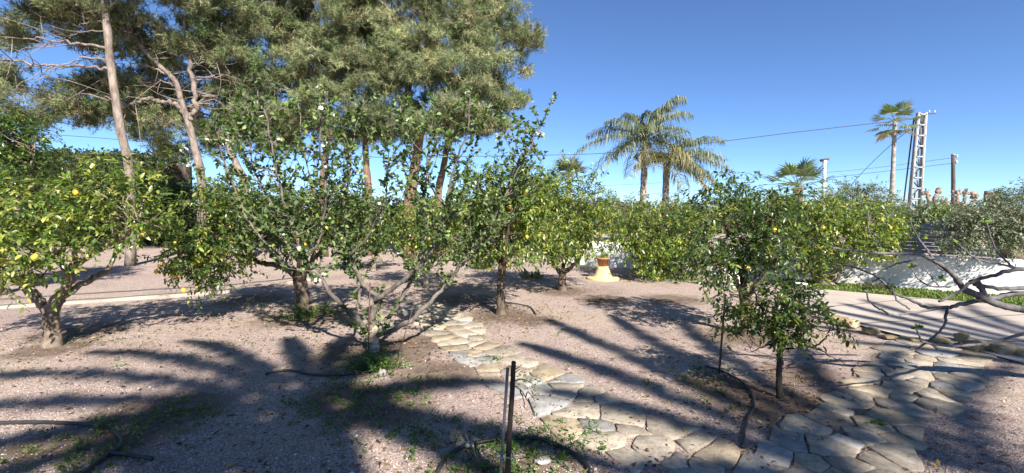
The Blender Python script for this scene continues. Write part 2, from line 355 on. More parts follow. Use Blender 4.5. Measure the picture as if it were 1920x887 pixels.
# ------------------------------------------------------------------ driveway, kerb, grass strip, wall
W0, W1 = np.array([1.9, 14.5]), np.array([14.6, 4.77])              # foot of the white wall
wd = (W1 - W0) / np.linalg.norm(W1 - W0); wn_ = np.array([-wd[1], wd[0]])   # wn_ points away from camera
def on_wall(s, off, z): q = W0 + wd * s + wn_ * off; return np.array([q[0], q[1], z])
WL = np.linalg.norm(W1 - W0)
d0, d1 = gp(1500, 560), gp(1570, 603); d2 = gp(1925, 680)
edge_far = [on_wall(s, -1.15 + .08 * math.sin(s * 1.3), .008)[:2] for s in np.linspace(6.6, WL, 14)]
edge_near = [np.array(gp(a, b))[:2] for a, b in ((1465, 562), (1510, 578), (1560, 598), (1640, 618), (1730, 640), (1820, 655), (1925, 685), (2200, 770))]
mb = MB(); nn = 24
def resamp(P, n):
    P = np.array(P); L = np.r_[0, np.cumsum(np.linalg.norm(np.diff(P, axis=0), axis=1))]; t = np.linspace(0, L[-1], n); return np.stack([np.interp(t, L, P[:, i]) for i in (0, 1)], -1)
A, B = resamp(edge_near, nn), resamp(edge_far, nn); rows = 10
V = np.array([[*(A[j] + (B[j] - A[j]) * i / (rows - 1)), .012] for i in range(rows) for j in range(nn)])
I = (np.arange(rows - 1)[:, None] * nn + np.arange(nn - 1)[None]).ravel()
FF = np.concatenate([np.stack([I, I + 1, I + nn + 1], -1), np.stack([I, I + nn + 1, I + nn], -1)])
dr = tag(mb.add(V, FF).build('driveway', M['drive']), kind='structure')
M['joint'] = plain('joint', (.12, .1, .085), .95)
for j in (4, 9, 14, 19):                                             # sawn joints across the slab
    mb = MB(); a = np.array([*A[j], .0165]); b = np.array([*(B[j]), .0165]); bar(mb, a, b, .018, .003); mb.build('joint', M['joint'], dr)

# white garden wall, rough plaster
mb = MB(); ns = 150; prof = [(-.11, -.05), (-.105, .3), (-.1, .6), (-.085, .70), (-.03, .735), (.03, .735), (.085, .70), (.1, .6), (.11, -.05)]
V = []
for i in range(ns + 1):
    s = WL * i / ns
    for o_, z in prof:
        p = on_wall(s, o_ + .1, z); k = wob(p[None], 2.3)[0] * .016 + wob(p[None], 6.1)[0] * .007
        p[:2] += wn_ * k * (1 if o_ < 0 else -1); p[2] += .012 * wob(p[None], 1.1, 3.)[0] * (z > .6); V.append(p)
k = len(prof); I = (np.arange(ns)[:, None] * k + np.arange(k - 1)[None]).ravel()
FF = np.concatenate([np.stack([I, I + k, I + k + 1], -1), np.stack([I, I + k + 1, I + 1], -1)])
tag(mb.add(V, FF).build('garden_wall', M['plaster'], org=(*W0, 0), smooth=True), 'low white rough plastered garden wall along the driveway', 'wall')

# grass strip at the foot of the wall
mb = MB(); n = 16000; s = RNG.uniform(5.8, WL, n); o_ = -RNG.uniform(0.02, 1.0, n) ** 1 * 1.15
P = W0 + wd * s[:, None] + wn_ * o_[:, None]; P3 = np.column_stack([P, np.full(n, -.005)])
d = sph(n) * .55 + np.array([0, 0, 1.])
leaves(mb, LEAF2, P3, d, sph(n), RNG.uniform(.03, .09, n), palette(n, [(.07, .13, .025), (.12, .18, .04), (.2, .2, .07)], [4, 4, 2]))
tag(mb.build('grass', M['weed']), 'strip of short green grass along the foot of the white wall', kind='stuff')

# pale concrete kerb crossing the gravel on the left
ka, kb = gp(-260, 596), gp(450, 545); kc = gp(600, 522)
mb = MB(); K = smooth_path([ka, gp(0, 577), kb, gp(530, 532), kc], 10); V = []
for p in K:
    for o_, z in ((-.16, -.03), (-.15, .03), (.15, .035), (.16, -.03)): V.append([p[0] + .35 * o_, p[1] + o_, z + .006 * wob(p[None] * 3)[0]])
k = 4; I = (np.arange(len(K) - 1)[:, None] * k + np.arange(k - 1)[None]).ravel()
FF = np.concatenate([np.stack([I, I + k, I + k + 1], -1), np.stack([I, I + k + 1, I + 1], -1)])
tag(mb.add(V, FF).build('kerb', M['kerb']), kind='structure')

# ------------------------------------------------------------------ flagstone paths
def clip_poly(P, q, nrm_):
    out = []
    for i in range(len(P)):
        a, b = P[i], P[(i + 1) % len(P)]; da, db = (a - q) @ nrm_, (b - q) @ nrm_
        if da <= 0: out.append(a)
        if (da < 0) != (db < 0) and abs(da - db) > 1e-12: out.append(a + (b - a) * da / (da - db))
    return out
def flag_path(name, centre, spacing, seed):
    rng = np.random.default_rng(seed)
    C = np.array([[*gp(a, b)[:2], w] for a, b, w in centre]); L = np.r_[0, np.cumsum(np.linalg.norm(np.diff(C[:, :2], axis=0), axis=1))]
    t = np.linspace(0, L[-1], 160); S = np.stack([np.interp(t, L, C[:, i]) for i in range(3)], -1); TG = nrm(np.gradient(S[:, :2], axis=0))
    lo, hi = S[:, :2].min(0) - .8, S[:, :2].max(0) + .8; pts = []
    for _ in range(9000):
        q = rng.uniform(lo, hi); dd = np.linalg.norm(S[:, :2] - q, axis=1); i = dd.argmin()
        if dd[i] > S[i, 2] - .06: continue
        sp = spacing * (.5 + .75 * rng.random() ** .8)
        if all(np.linalg.norm(q - p) > .5 * (sp + r) for p, r in pts): pts.append((q, sp))
    root = empty(name, (0, 0, 0)); tag(root, kind='structure'); cnt = 0
    SP = np.array([r for _, r in pts]); pts = np.array([q for q, _ in pts])
    for i, q in enumerate(pts):
        R = spacing * 1.05; k = int(rng.integers(4, 7)); ang = (np.arange(k) + rng.uniform(-.3, .3, k)) * 2 * math.pi / k + rng.uniform(0, 6)
        P = [q + R * rng.uniform(.8, 1.15) * np.array([math.cos(a), math.sin(a)]) for a in ang]
        for j in np.argsort(np.linalg.norm(pts - q, axis=1))[1:16]:
            n_ = pts[j] - q; dl = np.linalg.norm(n_); n_ = n_ / dl; f = SP[i] / (SP[i] + SP[j]); rr = np.random.default_rng(min(i, j) * 997 + max(i, j) + seed); tilt = rr.uniform(-.42, .42)
            n2_ = np.array([n_[0] * math.cos(tilt) - n_[1] * math.sin(tilt), n_[0] * math.sin(tilt) + n_[1] * math.cos(tilt)])
            P = clip_poly(P, q + n_ * (dl * f - rng.uniform(.002, .011)), n2_)
            if len(P) < 3: break
        if len(P) < 3: continue
        c0 = np.linalg.norm(S[:, :2] - q, axis=1).argmin(); side = np.array([-TG[c0, 1], TG[c0, 0]])
        for sg in (1, -1):
            tl_ = rng.uniform(-.3, .3); sd = side * sg; sd2 = np.array([sd[0] * math.cos(tl_) - sd[1] * math.sin(tl_), sd[0] * math.sin(tl_) + sd[1] * math.cos(tl_)])
            P = clip_poly(P, S[c0, :2] + sd * (S[c0, 2] + rng.uniform(-.03, .09)), sd2)
            if len(P) < 3: break
        if len(P) < 3: continue
        P = np.array(P); P = P[np.linalg.norm(P - np.roll(P, 1, axis=0), axis=1) > .025]
        if len(P) < 3: continue
        ar = .5 * abs(np.sum(P[:, 0] * np.roll(P[:, 1], -1) - P[:, 1] * np.roll(P[:, 0], -1)))
        if ar < .006: continue
        Q = []                                                          # chipped edges
        for a, b in zip(P, np.roll(P, -1, axis=0)):
            Q.append(a); l_ = np.linalg.norm(b - a)
            if l_ > .09:
                for f in ((.5,) if l_ < .2 else (.3, .68)): Q.append(a + (b - a) * (f + rng.uniform(-.08, .08)) + rng.uniform(-.014, .014, 2))
        P = np.array(Q); c = P.mean(0); k = len(P); th = rng.uniform(.004, .013); tl = rng.uniform(-.012, .012, 2)
        ins = (P - c) * (1 - .004 / np.maximum(np.linalg.norm(P - c, axis=1, keepdims=True), .03))
        top = np.column_stack([c + ins, th + ins @ tl + rng.uniform(-.0025, .0025, k)]); mid = np.column_stack([P, th - .0025 + (P - c) @ tl]); bot = np.column_stack([P, np.full(k, -.04)])
        ce = np.array([[*c, th]]); V = np.vstack([bot, mid, top, ce]); f = []
        for a in range(k):
            b = (a + 1) % k
            f += [(a, b, k + b), (a, k + b, k + a), (k + a, k + b, 2 * k + b), (k + a, 2 * k + b, 2 * k + a), (2 * k + a, 2 * k + b, 3 * k)]
        f = [x if True else x for x in f]
        o = MB().add(V - np.array([*c, 0]), f).build('flagstone', M[rng.choice(['flag_a', 'flag_a', 'flag_c', 'flag_b'])], None)
        o.parent = root; o.location = (*c, 0); cnt += 1
        for _ in range(int(ar * 160) + 2): w_ = rng.random(); e_ = P[rng.integers(len(P))]; q_ = c + (e_ - c) * (1 - .8 * w_ * w_); SPILL.append((q_[0], q_[1], th + .002 + (q_ - c) @ tl))
    return cnt
SPILL = []
n1 = flag_path('stone_path', [(800, 578, .36), (835, 602, .38), (872, 640, .38), (950, 690, .36), (1065, 752, .38), (1185, 812, .42), (1330, 880, .42), (1450, 960, .42)], .25, 3)
n2 = flag_path('side_path', [(1775, 640, .42), (1745, 672, .42), (1705, 720, .38), (1625, 790, .34), (1560, 860, .36), (1545, 960, .45)], .235, 8)

P = np.array(SPILL); n = len(P); s_ = RNG.uniform(.003, .008, n); o8 = np.array([[1, 0, 0], [0, 1, 0], [-1, 0, 0], [0, -1, 0], [0, 0, .7], [0, 0, -.3]]); f8 = np.array([[0, 1, 4], [1, 2, 4], [2, 3, 4], [3, 0, 4], [1, 0, 5], [2, 1, 5], [3, 2, 5], [0, 3, 5]])
V = o8[None] * s_[:, None, None] * RNG.uniform(.6, 1.3, (n, 6, 1)) + P[:, None]; mb = MB().add(V.reshape(-1, 3), (f8[None] + (np.arange(n) * 6)[:, None, None]).reshape(-1, 3), np.repeat(palette(n, [(.40, .315, .28), (.28, .21, .185), (.5, .44, .4), (.16, .115, .1)], [5, 3, 1, 2]), 6, 0))
k_ = n // 7; leaves(mb, LEAF4, P[:k_] + (0, 0, .003), sph(k_) * (1, 1, .15), np.array([0, 0, 1.]) + .3 * sph(k_), RNG.uniform(.015, .045, k_), palette(k_, [(.13, .08, .045), (.24, .15, .07), (.07, .045, .03)], [4, 3, 3]))
tag(mb.build('grit', M['litter']), 'gravel grit and dry leaves spilled over the flagstones', kind='stuff')

# ------------------------------------------------------------------ trees: generators
def px_path(pts, d): return np.array([at(a, b, d + (c[0] if c else 0)) for a, b, *c in pts])
class Tree:
    def __init__(s, name, label, cat, base, group=None):
        global RNG
        RNG = np.random.default_rng(int(abs(base[0] * 131 + base[1] * 977)) + len(label))
        s.base = np.array([base[0], base[1], 0.]); s.root = tag(empty(name, s.base), label, cat, group); s.nodes = []; s.bark = None
    def trunk(s, P, r0, r1, mat_, n=6, sides=12, rough=.05, flare=1.5):
        Q = smooth_path(P, n); Q = Q + min(.006, r0 * .06) * RNG.standard_normal(Q.shape) * (np.arange(len(Q)) > 0)[:, None]
        t = np.linspace(0, 1, len(Q)); r = r0 + (r1 - r0) * t ** .8; r = r * (1 + (flare - 1) * np.exp(-t * 9))
        s.tr = tube(MB(), Q, r, sides, rough).build('trunk', mat_, s.root, True); s.bark = mat_
        s.nodes += [(q, a) for q, a in zip(Q[len(Q) // 2:], r[len(Q) // 2:])]; return s
    def limb(s, P, r0, r1, n=6, sides=9, rough=.06, name='limb', frac=.25, wig=.010):
        Q = smooth_path(P, n); Q = Q + wig * RNG.standard_normal(Q.shape) * (np.arange(len(Q)) > 0)[:, None]; t = np.linspace(0, 1, len(Q)); r = r0 + (r1 - r0) * t ** .8
        tube(MB(), Q, r, sides, rough).build(name, s.bark, s.tr, True)
        k = int(len(Q) * frac); s.nodes += [(q, a) for q, a in zip(Q[k:], r[k:])]; return s
    def connect(s, targets, r0, r1, sides=4, sag=.1, name='branches', mat_=None):
        """secondary branches from the skeleton to the leaf clumps"""
        mb = MB(); ND = np.array([q for q, _ in s.nodes]); NR = np.array([a for _, a in s.nodes])
        for T in targets:
            dist = np.linalg.norm(ND - T, axis=1) + np.maximum(ND[:, 2] - T[2], 0) * .8; i = dist.argmin()
            if dist[i] < .05: continue
            a = ND[i]; L = np.linalg.norm(T - a); m1 = a + (T - a) * .35 + sag * L * RNG.standard_normal(3) + np.array([0, 0, .06 * L]); m2 = a + (T - a) * .7 + sag * L * RNG.standard_normal(3)
            Q = smooth_path([a, m1, m2, T], 3); r = np.linspace(min(r0, NR[i] * .8) * min(1, .45 + L * .5), r1, len(Q)); tube(mb, Q, r, sides, 0, False)
        if mb.n: mb.build(name, mat_ or s.bark, s.tr, True, kind='stuff')
        return s

def lobes_px(L):
    """(px, py, d, rx_px, ry_px[, depth radius m]) -> centres and radii in metres"""
    out = []
    for px, py, d, rx, ry, *dz in L:
        a, b = rx / F * d, ry / F * d; out.append((at(px, py, d), np.array([a, dz[0] if dz else (a + b) / 2, b])))
    return out
def clumps(lobes, n, lo=.35, gap=None, k=0.):
    w = np.array([np.prod(r) ** (2 / 3) for _, r in lobes]); w /= w.sum(); out = []; dirs = []
    idx = RNG.choice(len(lobes), n, p=w)
    for i in range(len(lobes)):
        m = (idx == i).sum(); u = sph(m); rad = (lo ** 3 + (1 - lo ** 3) * RNG.random(m)) ** (1 / 3)
        sc_ = 1 + .22 * wob(u * 2.0, 1.6, k + i); p = lobes[i][0] + u * (rad * sc_)[:, None] * lobes[i][1]
        out.append(p); dirs.append(u)
    p, d = np.concatenate(out), np.concatenate(dirs)
    if gap is not None: g = wob(p, gap, k) > -.42; p, d = p[g], d[g]
    return p, d
CIT = ([(.038, .072, .02), (.072, .122, .03), (.135, .185, .042), (.24, .265, .06), (.36, .34, .085)], [2.6, 3.8, 3.2, 1.7, .5])
CIT_D = ([(.03, .058, .019), (.054, .094, .027), (.095, .145, .036), (.175, .21, .05), (.27, .28, .07)], [3.4, 4, 2.8, 1.1, .3])
CIT_Y = ([(.05, .09, .024), (.095, .15, .036), (.175, .225, .05), (.3, .32, .075), (.42, .39, .11)], [2.2, 3.4, 3.4, 2.0, .6])

lemon_mesh = {}
def lemon_me():
    if 'm' not in lemon_mesh:
        z = np.linspace(-1, 1, 9); pr = [(max(0.03, math.sqrt(max(0, 1 - t * t)) ** .95 * .76), t * .95 - (.09 if t < -.9 else 0)) for t in z]
        mb = MB(); lathe(mb, (0, 0, 0), np.array(pr) * .034, 10); lemon_mesh['m'] = mb.mesh('lemon', M['lemon'], smooth=True)
    return lemon_mesh['m']

def citrus(T, lobes, nclus, pal=CIT, leaf=.085, twigs=7, per=8, spread=.13, tmpl=LEAF8, fruit=0, nbranch=120, lo=.35, gap=1.7, single=0, matl='leaf', droop=.45, lowfruit=False):
    C, U = clumps(lobes, nclus, lo, gap, float(RNG.random() * 9))
    sel = RNG.permutation(len(C))[:nbranch]; T.connect(C[sel], .016, .004)
    n = len(C) * twigs; B = np.repeat(C, twigs, 0); UU = np.repeat(U, twigs, 0)
    B = B + RNG.standard_normal((n, 3)) * spread * np.array([1, 1, .8]); D = nrm(UU * .8 + sph(n) * .75 + np.array([0, 0, .28])); L = RNG.uniform(.10, .24, n) * leaf / .085
    E = B + D * L[:, None]; mb = MB()
    thin(mb, B, E, .0028 * leaf / .085, (.09, .1, .04))
    t = np.tile(np.linspace(.1, 1.0, per), n); m = n * per
    p = np.repeat(B, per, 0) + np.repeat(D * L[:, None], per, 0) * t[:, None]; p[:, 2] -= .05 * t * t * leaf / .085
    th = np.tile(np.arange(per) * 2.4, n) + np.repeat(RNG.uniform(0, 6.3, n), per); Dr = np.repeat(D, per, 0)
    x = nrm(np.cross(Dr, np.array([.31, .2, .93]))); y = np.cross(Dr, x); rad = x * np.cos(th)[:, None] + y * np.sin(th)[:, None]
    ld = nrm(Dr * .55 + rad * .9 + .25 * sph(m) + np.array([0, 0, -droop])); ln = np.array([0, 0, .8]) + .55 * sph(m) + .3 * rad + .25 * np.repeat(UU, per, 0)
    tw = np.repeat(palette(n, *pal, jit=.12), per, 0); own = palette(m, *pal, jit=.1); col = np.where(RNG.random((m, 1)) < .6, tw, own)
    size = leaf * RNG.uniform(.55, 1.2, m)
    big = np.zeros(m, bool)
    if single:                                                          # the leaves nearest the lens are objects of their own
        near = np.argsort(p[:, 1] - .6 * RNG.random(m))[:single]; big[near] = True
    leaves(mb, tmpl, p[~big], ld[~big], ln[~big], size[~big], col[~big])
    cr = mb.build('crown', M[matl], T.root, kind='stuff')
    if single: single_leaves(cr, tmpl, p[big], ld[big], ln[big], size[big], pal, matl, T.base)
    if fruit:
        cen = np.mean([l[0] for l in lobes], axis=0)
        front = C[(C[:, 1] < cen[1] + .2)]; 
        if lowfruit: front = front[np.argsort(front[:, 2] + .5 * RNG.random(len(front)))[:fruit * 3]]
        for q in front[RNG.permutation(len(front))[:fruit]]:
            o = bpy.data.objects.new('lemon', lemon_me()); COL.objects.link(o); o.parent = T.root
            o.location = Vector(q + np.array([0, -.25, -.08]) + .06 * RNG.standard_normal(3) - T.base); o.rotation_euler = (random.uniform(-.5, .5), random.uniform(-.5, .5), 0); s_ = random.uniform(.85, 1.15); o.scale = (s_, s_, s_)
    return T
def single_leaves(cr, tmpl, p, ld, ln, size, pal, matl, base):
    vars_ = []
    for c in palette(10, *pal): 
        mb = MB(); mb.add(tmpl[0], tmpl[1], c); vars_.append(mb.mesh('leaf', M[matl]))
    Mx = frames(ld, ln)
    for i in range(len(p)):
        o = bpy.data.objects.new('leaf', vars_[i % 10]); COL.objects.link(o); o.parent = cr
        m4 = Matrix([[*Mx[i][r] * size[i], p[i][r] - base[r]] for r in range(3)] + [[0, 0, 0, 1]]); o.matrix_local = m4

# ------------------------------------------------------------------ citrus grove
G_L = 'lemon trees of the grove'
t = Tree('lemon_tree', 'spreading lemon tree with forked grey trunk at the far left of the gravel', 'tree', TREES['l1'], G_L)
t.trunk(px_path([(100, 652), (98, 620), (97, 585), (108, 560)], 5.5), .085, .072, M['citrus_bark'])
t.limb(px_path([(106, 565), (125, 530), (140, 500), (175, 475), (218, 452), (260, 420, -.2)], 5.5), .06, .02)
t.limb(px_path([(98, 590), (70, 560), (40, 532), (5, 505, -.2), (-40, 470, -.3)], 5.5), .065, .025)
t.limb(px_path([(110, 560), (160, 530, .2), (205, 500, .4), (235, 440, .5)], 5.5), .045, .018)
t.limb(px_path([(132, 515), (110, 490, -.2), (75, 470, -.3), (50, 440, -.4), (30, 390, -.4)], 5.5), .038, .015)
t.limb(px_path([(40, 532), (20, 515, -.1), (-5, 560, -.3)], 5.5), .03, .02)
t.limb(px_path([(140, 500), (145, 450, .3), (170, 390, .4)], 5.5), .035, .012)
citrus(t, lobes_px([(215, 385, 5.5, 85, 60), (130, 400, 5.6, 100, 55), (40, 400, 5.2, 85, 60), (-60, 420, 5.2, 90, 70), (265, 420, 5.3, 55, 50), (60, 470, 5.0, 90, 38), (190, 355, 5.7, 60, 40), (-10, 480, 4.8, 60, 35)]), 150, CIT_Y, .078, fruit=6, nbranch=110, twigs=7, lowfruit=False)

t = Tree('lemon_tree', 'lemon tree hung with yellow fruit, stout dark trunk behind left of the apple tree', 'tree', TREES['l2'], G_L)
t.trunk(px_path([(568, 592), (567, 560), (563, 528), (560, 515)], 7.24), .105, .10, M['dark_bark'])
t.limb(px_path([(562, 522), (535, 503), (505, 495), (475, 487), (462, 472), (440, 440, -.2)], 7.24), .06, .02)
t.limb(px_path([(560, 520), (520, 490, .2), (500, 450, .3), (480, 390, .3)], 7.24), .055, .018)
t.limb(px_path([(566, 518), (585, 490), (620, 455, .2), (660, 420, .2)], 7.24), .055, .018)
t.limb(px_path([(560, 520), (560, 470, -.4), (550, 400, -.5)], 7.24), .05, .015)
t.limb(px_path([(475, 487), (430, 470, -.3), (390, 440, -.4), (370, 470, -.5)], 7.2), .03, .012)
citrus(t, lobes_px([(410, 425, 6.8, 65, 75), (385, 490, 6.7, 50, 45), (480, 395, 7.2, 75, 55), (580, 410, 7.3, 90, 65), (670, 410, 7.4, 60, 60), (430, 370, 7.3, 50, 40), (545, 440, 6.9, 80, 40), (340, 470, 6.8, 35, 45), (375, 556, 6.6, 20, 14)]), 270, CIT, .08, fruit=24, nbranch=130, lowfruit=True)

t = Tree('lemon_tree', 'lemon tree with straight dark trunk beside the start of the stone path', 'tree', TREES['c'], G_L)
t.trunk(px_path([(940, 592), (939, 560), (940, 520), (943, 490)], 7.24), .072, .065, M['dark_bark'])
t.limb(px_path([(942, 500), (920, 465), (890, 430), (870, 400)], 7.24), .045, .015)
t.limb(px_path([(943, 495), (970, 460, -.1), (1000, 420, -.1)], 7.24), .045, .015)
t.limb(px_path([(943, 495), (940, 440, .3), (930, 380, .4)], 7.24), .045, .015)
t.limb(px_path([(942, 500), (950, 450, -.4), (960, 400, -.6)], 7.24), .04, .015)
citrus(t, lobes_px([(935, 425, 7.1, 80, 65), (885, 410, 7.2, 60, 60), (985, 385, 7.4, 65, 60), (960, 470, 6.8, 60, 28), (930, 360, 7.5, 60, 40)]), 180, CIT_Y, .08, fruit=5, gap=None)

t = Tree('lemon_tree', 'yellowish lemon tree with V-forked trunk just left of the ochre pedestal', 'tree', TREES['d'], G_L)
t.trunk(px_path([(1055, 547), (1054, 528), (1055, 512)], 9.5), .085, .075, M['dark_bark'])
t.limb(px_path([(1054, 514), (1040, 497), (1033, 470), (1020, 420)], 9.5), .06, .02)
t.limb(px_path([(1056, 514), (1072, 500), (1088, 482), (1110, 440)], 9.5), .06, .02)
t.limb(px_path([(1055, 512), (1060, 460, .4), (1065, 390, .5)], 9.5), .05, .015)
citrus(t, lobes_px([(1065, 405, 9.5, 85, 70), (1010, 400, 9.3, 60, 70), (1110, 420, 9.5, 52, 48), (1050, 455, 9.1, 75, 28), (1045, 345, 9.5, 55, 34)]), 240, CIT_Y, .085, fruit=8, tmpl=LEAF4, gap=None)

t = Tree('lemon_tree', 'dark upright lemon tree directly behind the young citrus sapling', 'tree', TREES['f'], G_L)
t.trunk(px_path([(1400, 630), (1398, 600), (1396, 570), (1394, 545)], 6.0), .07, .06, M['dark_bark'])
t.limb(px_path([(1395, 555), (1372, 510), (1345, 478), (1320, 450)], 6.0), .04, .015)
t.limb(px_path([(1395, 550), (1400, 500), (1430, 450), (1450, 410)], 6.0), .045, .015)
t.limb(px_path([(1394, 550), (1385, 480, .3), (1360, 420, .3), (1350, 360, .3)], 6.0), .04, .01)
t.limb(px_path([(1396, 565), (1420, 530, -.3), (1460, 490, -.4)], 6.0), .035, .012)
citrus(t, lobes_px([(1350, 385, 6.1, 42, 34), (1360, 352, 6.1, 22, 18), (1425, 415, 6.1, 58, 42), (1400, 475, 5.9, 60, 36), (1325, 440, 6.0, 42, 38), (1455, 470, 6.0, 42, 45), (1335, 500, 5.8, 40, 28), (1465, 400, 6.1, 36, 26)]), 125, CIT_D, .075, fruit=3, nbranch=110, gap=2.2)

eb = gp(1246, 519); t = Tree('lemon_tree', 'rounded lemon tree whose leafy skirt hangs near the ground right of the ochre pedestal', 'tree', eb, G_L)
t.trunk(px_path([(1246, 520), (1247, 508), (1245, 492)], eb[1]), .08, .07, M['dark_bark'])
for L in ([(1246, 496), (1220, 470), (1190, 445)], [(1246, 496), (1275, 470), (1300, 445)], [(1245, 494), (1245, 450, -.3), (1240, 410, -.4)], [(1245, 494), (1235, 450, .4), (1230, 410, .5)]): t.limb(px_path(L, eb[1]), .05, .015)
citrus(t, lobes_px([(1235, 425, eb[1], 75, 42), (1188, 435, eb[1], 36, 38), (1290, 440, eb[1], 42, 40), (1250, 468, eb[1] - .4, 68, 34), (1225, 492, eb[1] - .6, 38, 24), (1285, 494, eb[1] - .5, 34, 22)]), 250, CIT_Y, .095, fruit=5, tmpl=LEAF4, gap=None)

t = Tree('lemon_tree', 'lemon tree with leaning double trunk against the white wall beside the driveway', 'tree', TREES['g'], G_L)
t.trunk(px_path([(1545, 538), (1538, 520), (1530, 508)], 10.1), .16, .12, M['citrus_bark'])
t.limb(px_path([(1552, 534), (1568, 512), (1580, 490), (1590, 450)], 10.1), .12, .04)
t.limb(px_path([(1532, 514), (1518, 495), (1510, 470), (1520, 430)], 10.1), .08, .03)
citrus(t, lobes_px([(1590, 420, 10.1, 95, 48), (1530, 430, 10., 55, 55), (1650, 430, 10., 50, 42), (1580, 460, 9.8, 90, 24), (1530, 490, 9.9, 30, 22), (1480, 400, 10.4, 50, 40)]), 230, CIT_Y, .09, fruit=3, tmpl=LEAF4, gap=None)

t = Tree('lemon_tree', 'small pale-trunked citrus tree right behind the apple tree', 'tree', TREES['b1'], G_L)
t.trunk(px_path([(800, 540), (800, 515), (806, 490)], 9.9), .06, .05, M['apple_bark'])
t.limb(px_path([(806, 492), (790, 460), (770, 420)], 9.9), .035, .012); t.limb(px_path([(806, 492), (825, 460), (850, 420)], 9.9), .035, .012); t.limb(px_path([(803, 500), (830, 475), (850, 465)], 9.8), .03, .012)
citrus(t, lobes_px([(800, 425, 9.9, 80, 45), (750, 440, 10., 50, 40), (850, 430, 9.8, 45, 40)]), 110, CIT_Y, .085, tmpl=LEAF4, fruit=3)
b2 = gp(700, 508); t = Tree('lemon_tree', 'most distant lemon tree, seen through the apple branches', 'tree', b2, G_L)
t.trunk(px_path([(700, 508), (701, 490), (700, 470)], b2[1]), .07, .05, M['citrus_bark']); t.limb(px_path([(700, 475), (680, 440), (660, 420)], b2[1]), .04, .012); t.limb(px_path([(700, 475), (720, 440), (735, 420)], b2[1]), .04, .012)
citrus(t, lobes_px([(700, 425, b2[1], 70, 38), (650, 430, b2[1], 40, 30)]), 100, CIT_Y, .1, tmpl=LEAF4, fruit=3)

# dense dark tree at the left edge
tb = np.array([-10.2, 9.0, 0]); t = Tree('orange_tree', 'dense dark green tree filling the left edge behind the spreading lemon tree', 'tree', tb)
t.trunk(np.array([tb, tb + (0.02, 0, .5), tb + (.0, .1, 1.1)]), .12, .1, M['citrus_bark'])
for a in range(5): t.limb(np.array([tb + (0, 0, 1.), tb + (.5 * math.cos(a * 1.26), .5 * math.sin(a * 1.26), 1.8), tb + (.9 * math.cos(a * 1.26), .9 * math.sin(a * 1.26), 2.7)]), .06, .02)
citrus(t, lobes_px([(10, 270, 9, 60, 60), (-40, 330, 9, 90, 80), (35, 340, 8.8, 55, 60), (-30, 240, 9, 60, 40)]), 300, CIT_D, .09, tmpl=LEAF4, gap=None)

# young citrus by the rod
t = Tree('young_citrus_tree', 'young citrus sapling with thin black trunk between the two stone paths', 'tree', TREES['s'])
t.trunk(px_path([(1462, 754), (1461, 700), (1463, 650), (1460, 625)], 3.93), .026, .022, M['black_bark'], flare=1.3, rough=.03)
t.limb(px_path([(1463, 655), (1500, 652), (1525, 650), (1550, 632), (1558, 610)], 3.93), .011, .005, wig=.004)
t.limb(px_path([(1525, 650), (1540, 658, .05), (1585, 684, .15)], 3.93), .009, .003, wig=.004)
t.limb(px_path([(1462, 640), (1430, 650, -.1), (1410, 660, -.15)], 3.93), .009, .004, wig=.004)
t.limb(px_path([(1461, 630), (1440, 600), (1420, 560), (1410, 520)], 3.93), .014, .005, wig=.004)
t.limb(px_path([(1461, 630), (1475, 590), (1490, 560)], 3.93), .014, .005, wig=.004)
t.limb(px_path([(1461, 630), (1455, 590, -.2), (1460, 550, -.25)], 3.93), .013, .005, wig=.004)
t.limb(px_path([(1500, 652), (1510, 620, -.1), (1530, 595, -.1)], 3.93), .009, .004, wig=.004)
t.limb(px_path([(1445, 605), (1400, 590, .1), (1365, 570, .15)], 3.93), .009, .004, wig=.004)
citrus(t, lobes_px([(1465, 590, 3.9, 58, 38), (1390, 580, 4.1, 46, 36), (1430, 550, 4.0, 44, 32), (1510, 605, 3.8, 48, 30), (1545, 588, 3.8, 34, 22), (1400, 612, 3.9, 40, 22), (1465, 625, 3.75, 52, 20), (1495, 570, 3.9, 36, 28)]), 66, CIT, .06, twigs=5, per=7, spread=.05, nbranch=70, lo=.2, gap=None, single=250)

# ------------------------------------------------------------------ apple tree in blossom
AD = 5.29
t = Tree('apple_tree', 'apple tree in white blossom with pale forked limbs, centre left', 'tree', TREES['apple'])
t.trunk(px_path([(700, 664), (699, 650), (698, 632), (697, 616)], AD), .072, .066, M['apple_trunk'], flare=1.15); t.bark = M['apple_bark']
limbs = [
 ([(694, 628), (682, 614), (651, 581), (626, 556), (606, 526), (581, 498), (566, 470), (545, 420), (520, 330), (500, 230), (480, 150)], -.5, .036),
 ([(697, 622), (699, 600), (702, 576), (707, 556), (682, 536), (666, 505), (656, 480), (646, 450), (640, 400), (655, 330), (665, 250), (690, 180)], .4, .042),
 ([(703, 562), (742, 536), (782, 505), (813, 470), (828, 440), (835, 390), (850, 320), (875, 250), (880, 190)], -.5, .034),
 ([(702, 632), (712, 629), (762, 606), (803, 571), (833, 536), (863, 500), (898, 460), (930, 400), (958, 345), (990, 285), (1010, 240)], -.1, .036),
 ([(700, 626), (717, 618), (742, 576), (762, 541), (782, 505), (800, 440), (790, 350), (760, 270), (750, 200)], .7, .034),
 ([(672, 602), (668, 585), (674, 556), (676, 525), (640, 460), (600, 380), (570, 290), (560, 200)], .7, .024),
 ([(606, 526), (570, 510), (520, 480), (470, 420), (430, 330), (400, 230)], -.3, .022),
 ([(656, 480), (690, 440), (720, 380), (730, 300)], -.4, .018),
 ([(863, 500), (900, 440), (940, 390), (985, 350)], .6, .016),
 ([(545, 420), (500, 370), (470, 290), (465, 190)], .5, .016),
 ([(581, 498), (600, 440), (610, 360), (600, 260), (615, 170)], -.6, .018),
 ([(835, 390), (800, 330), (810, 240)], .3, .014)]
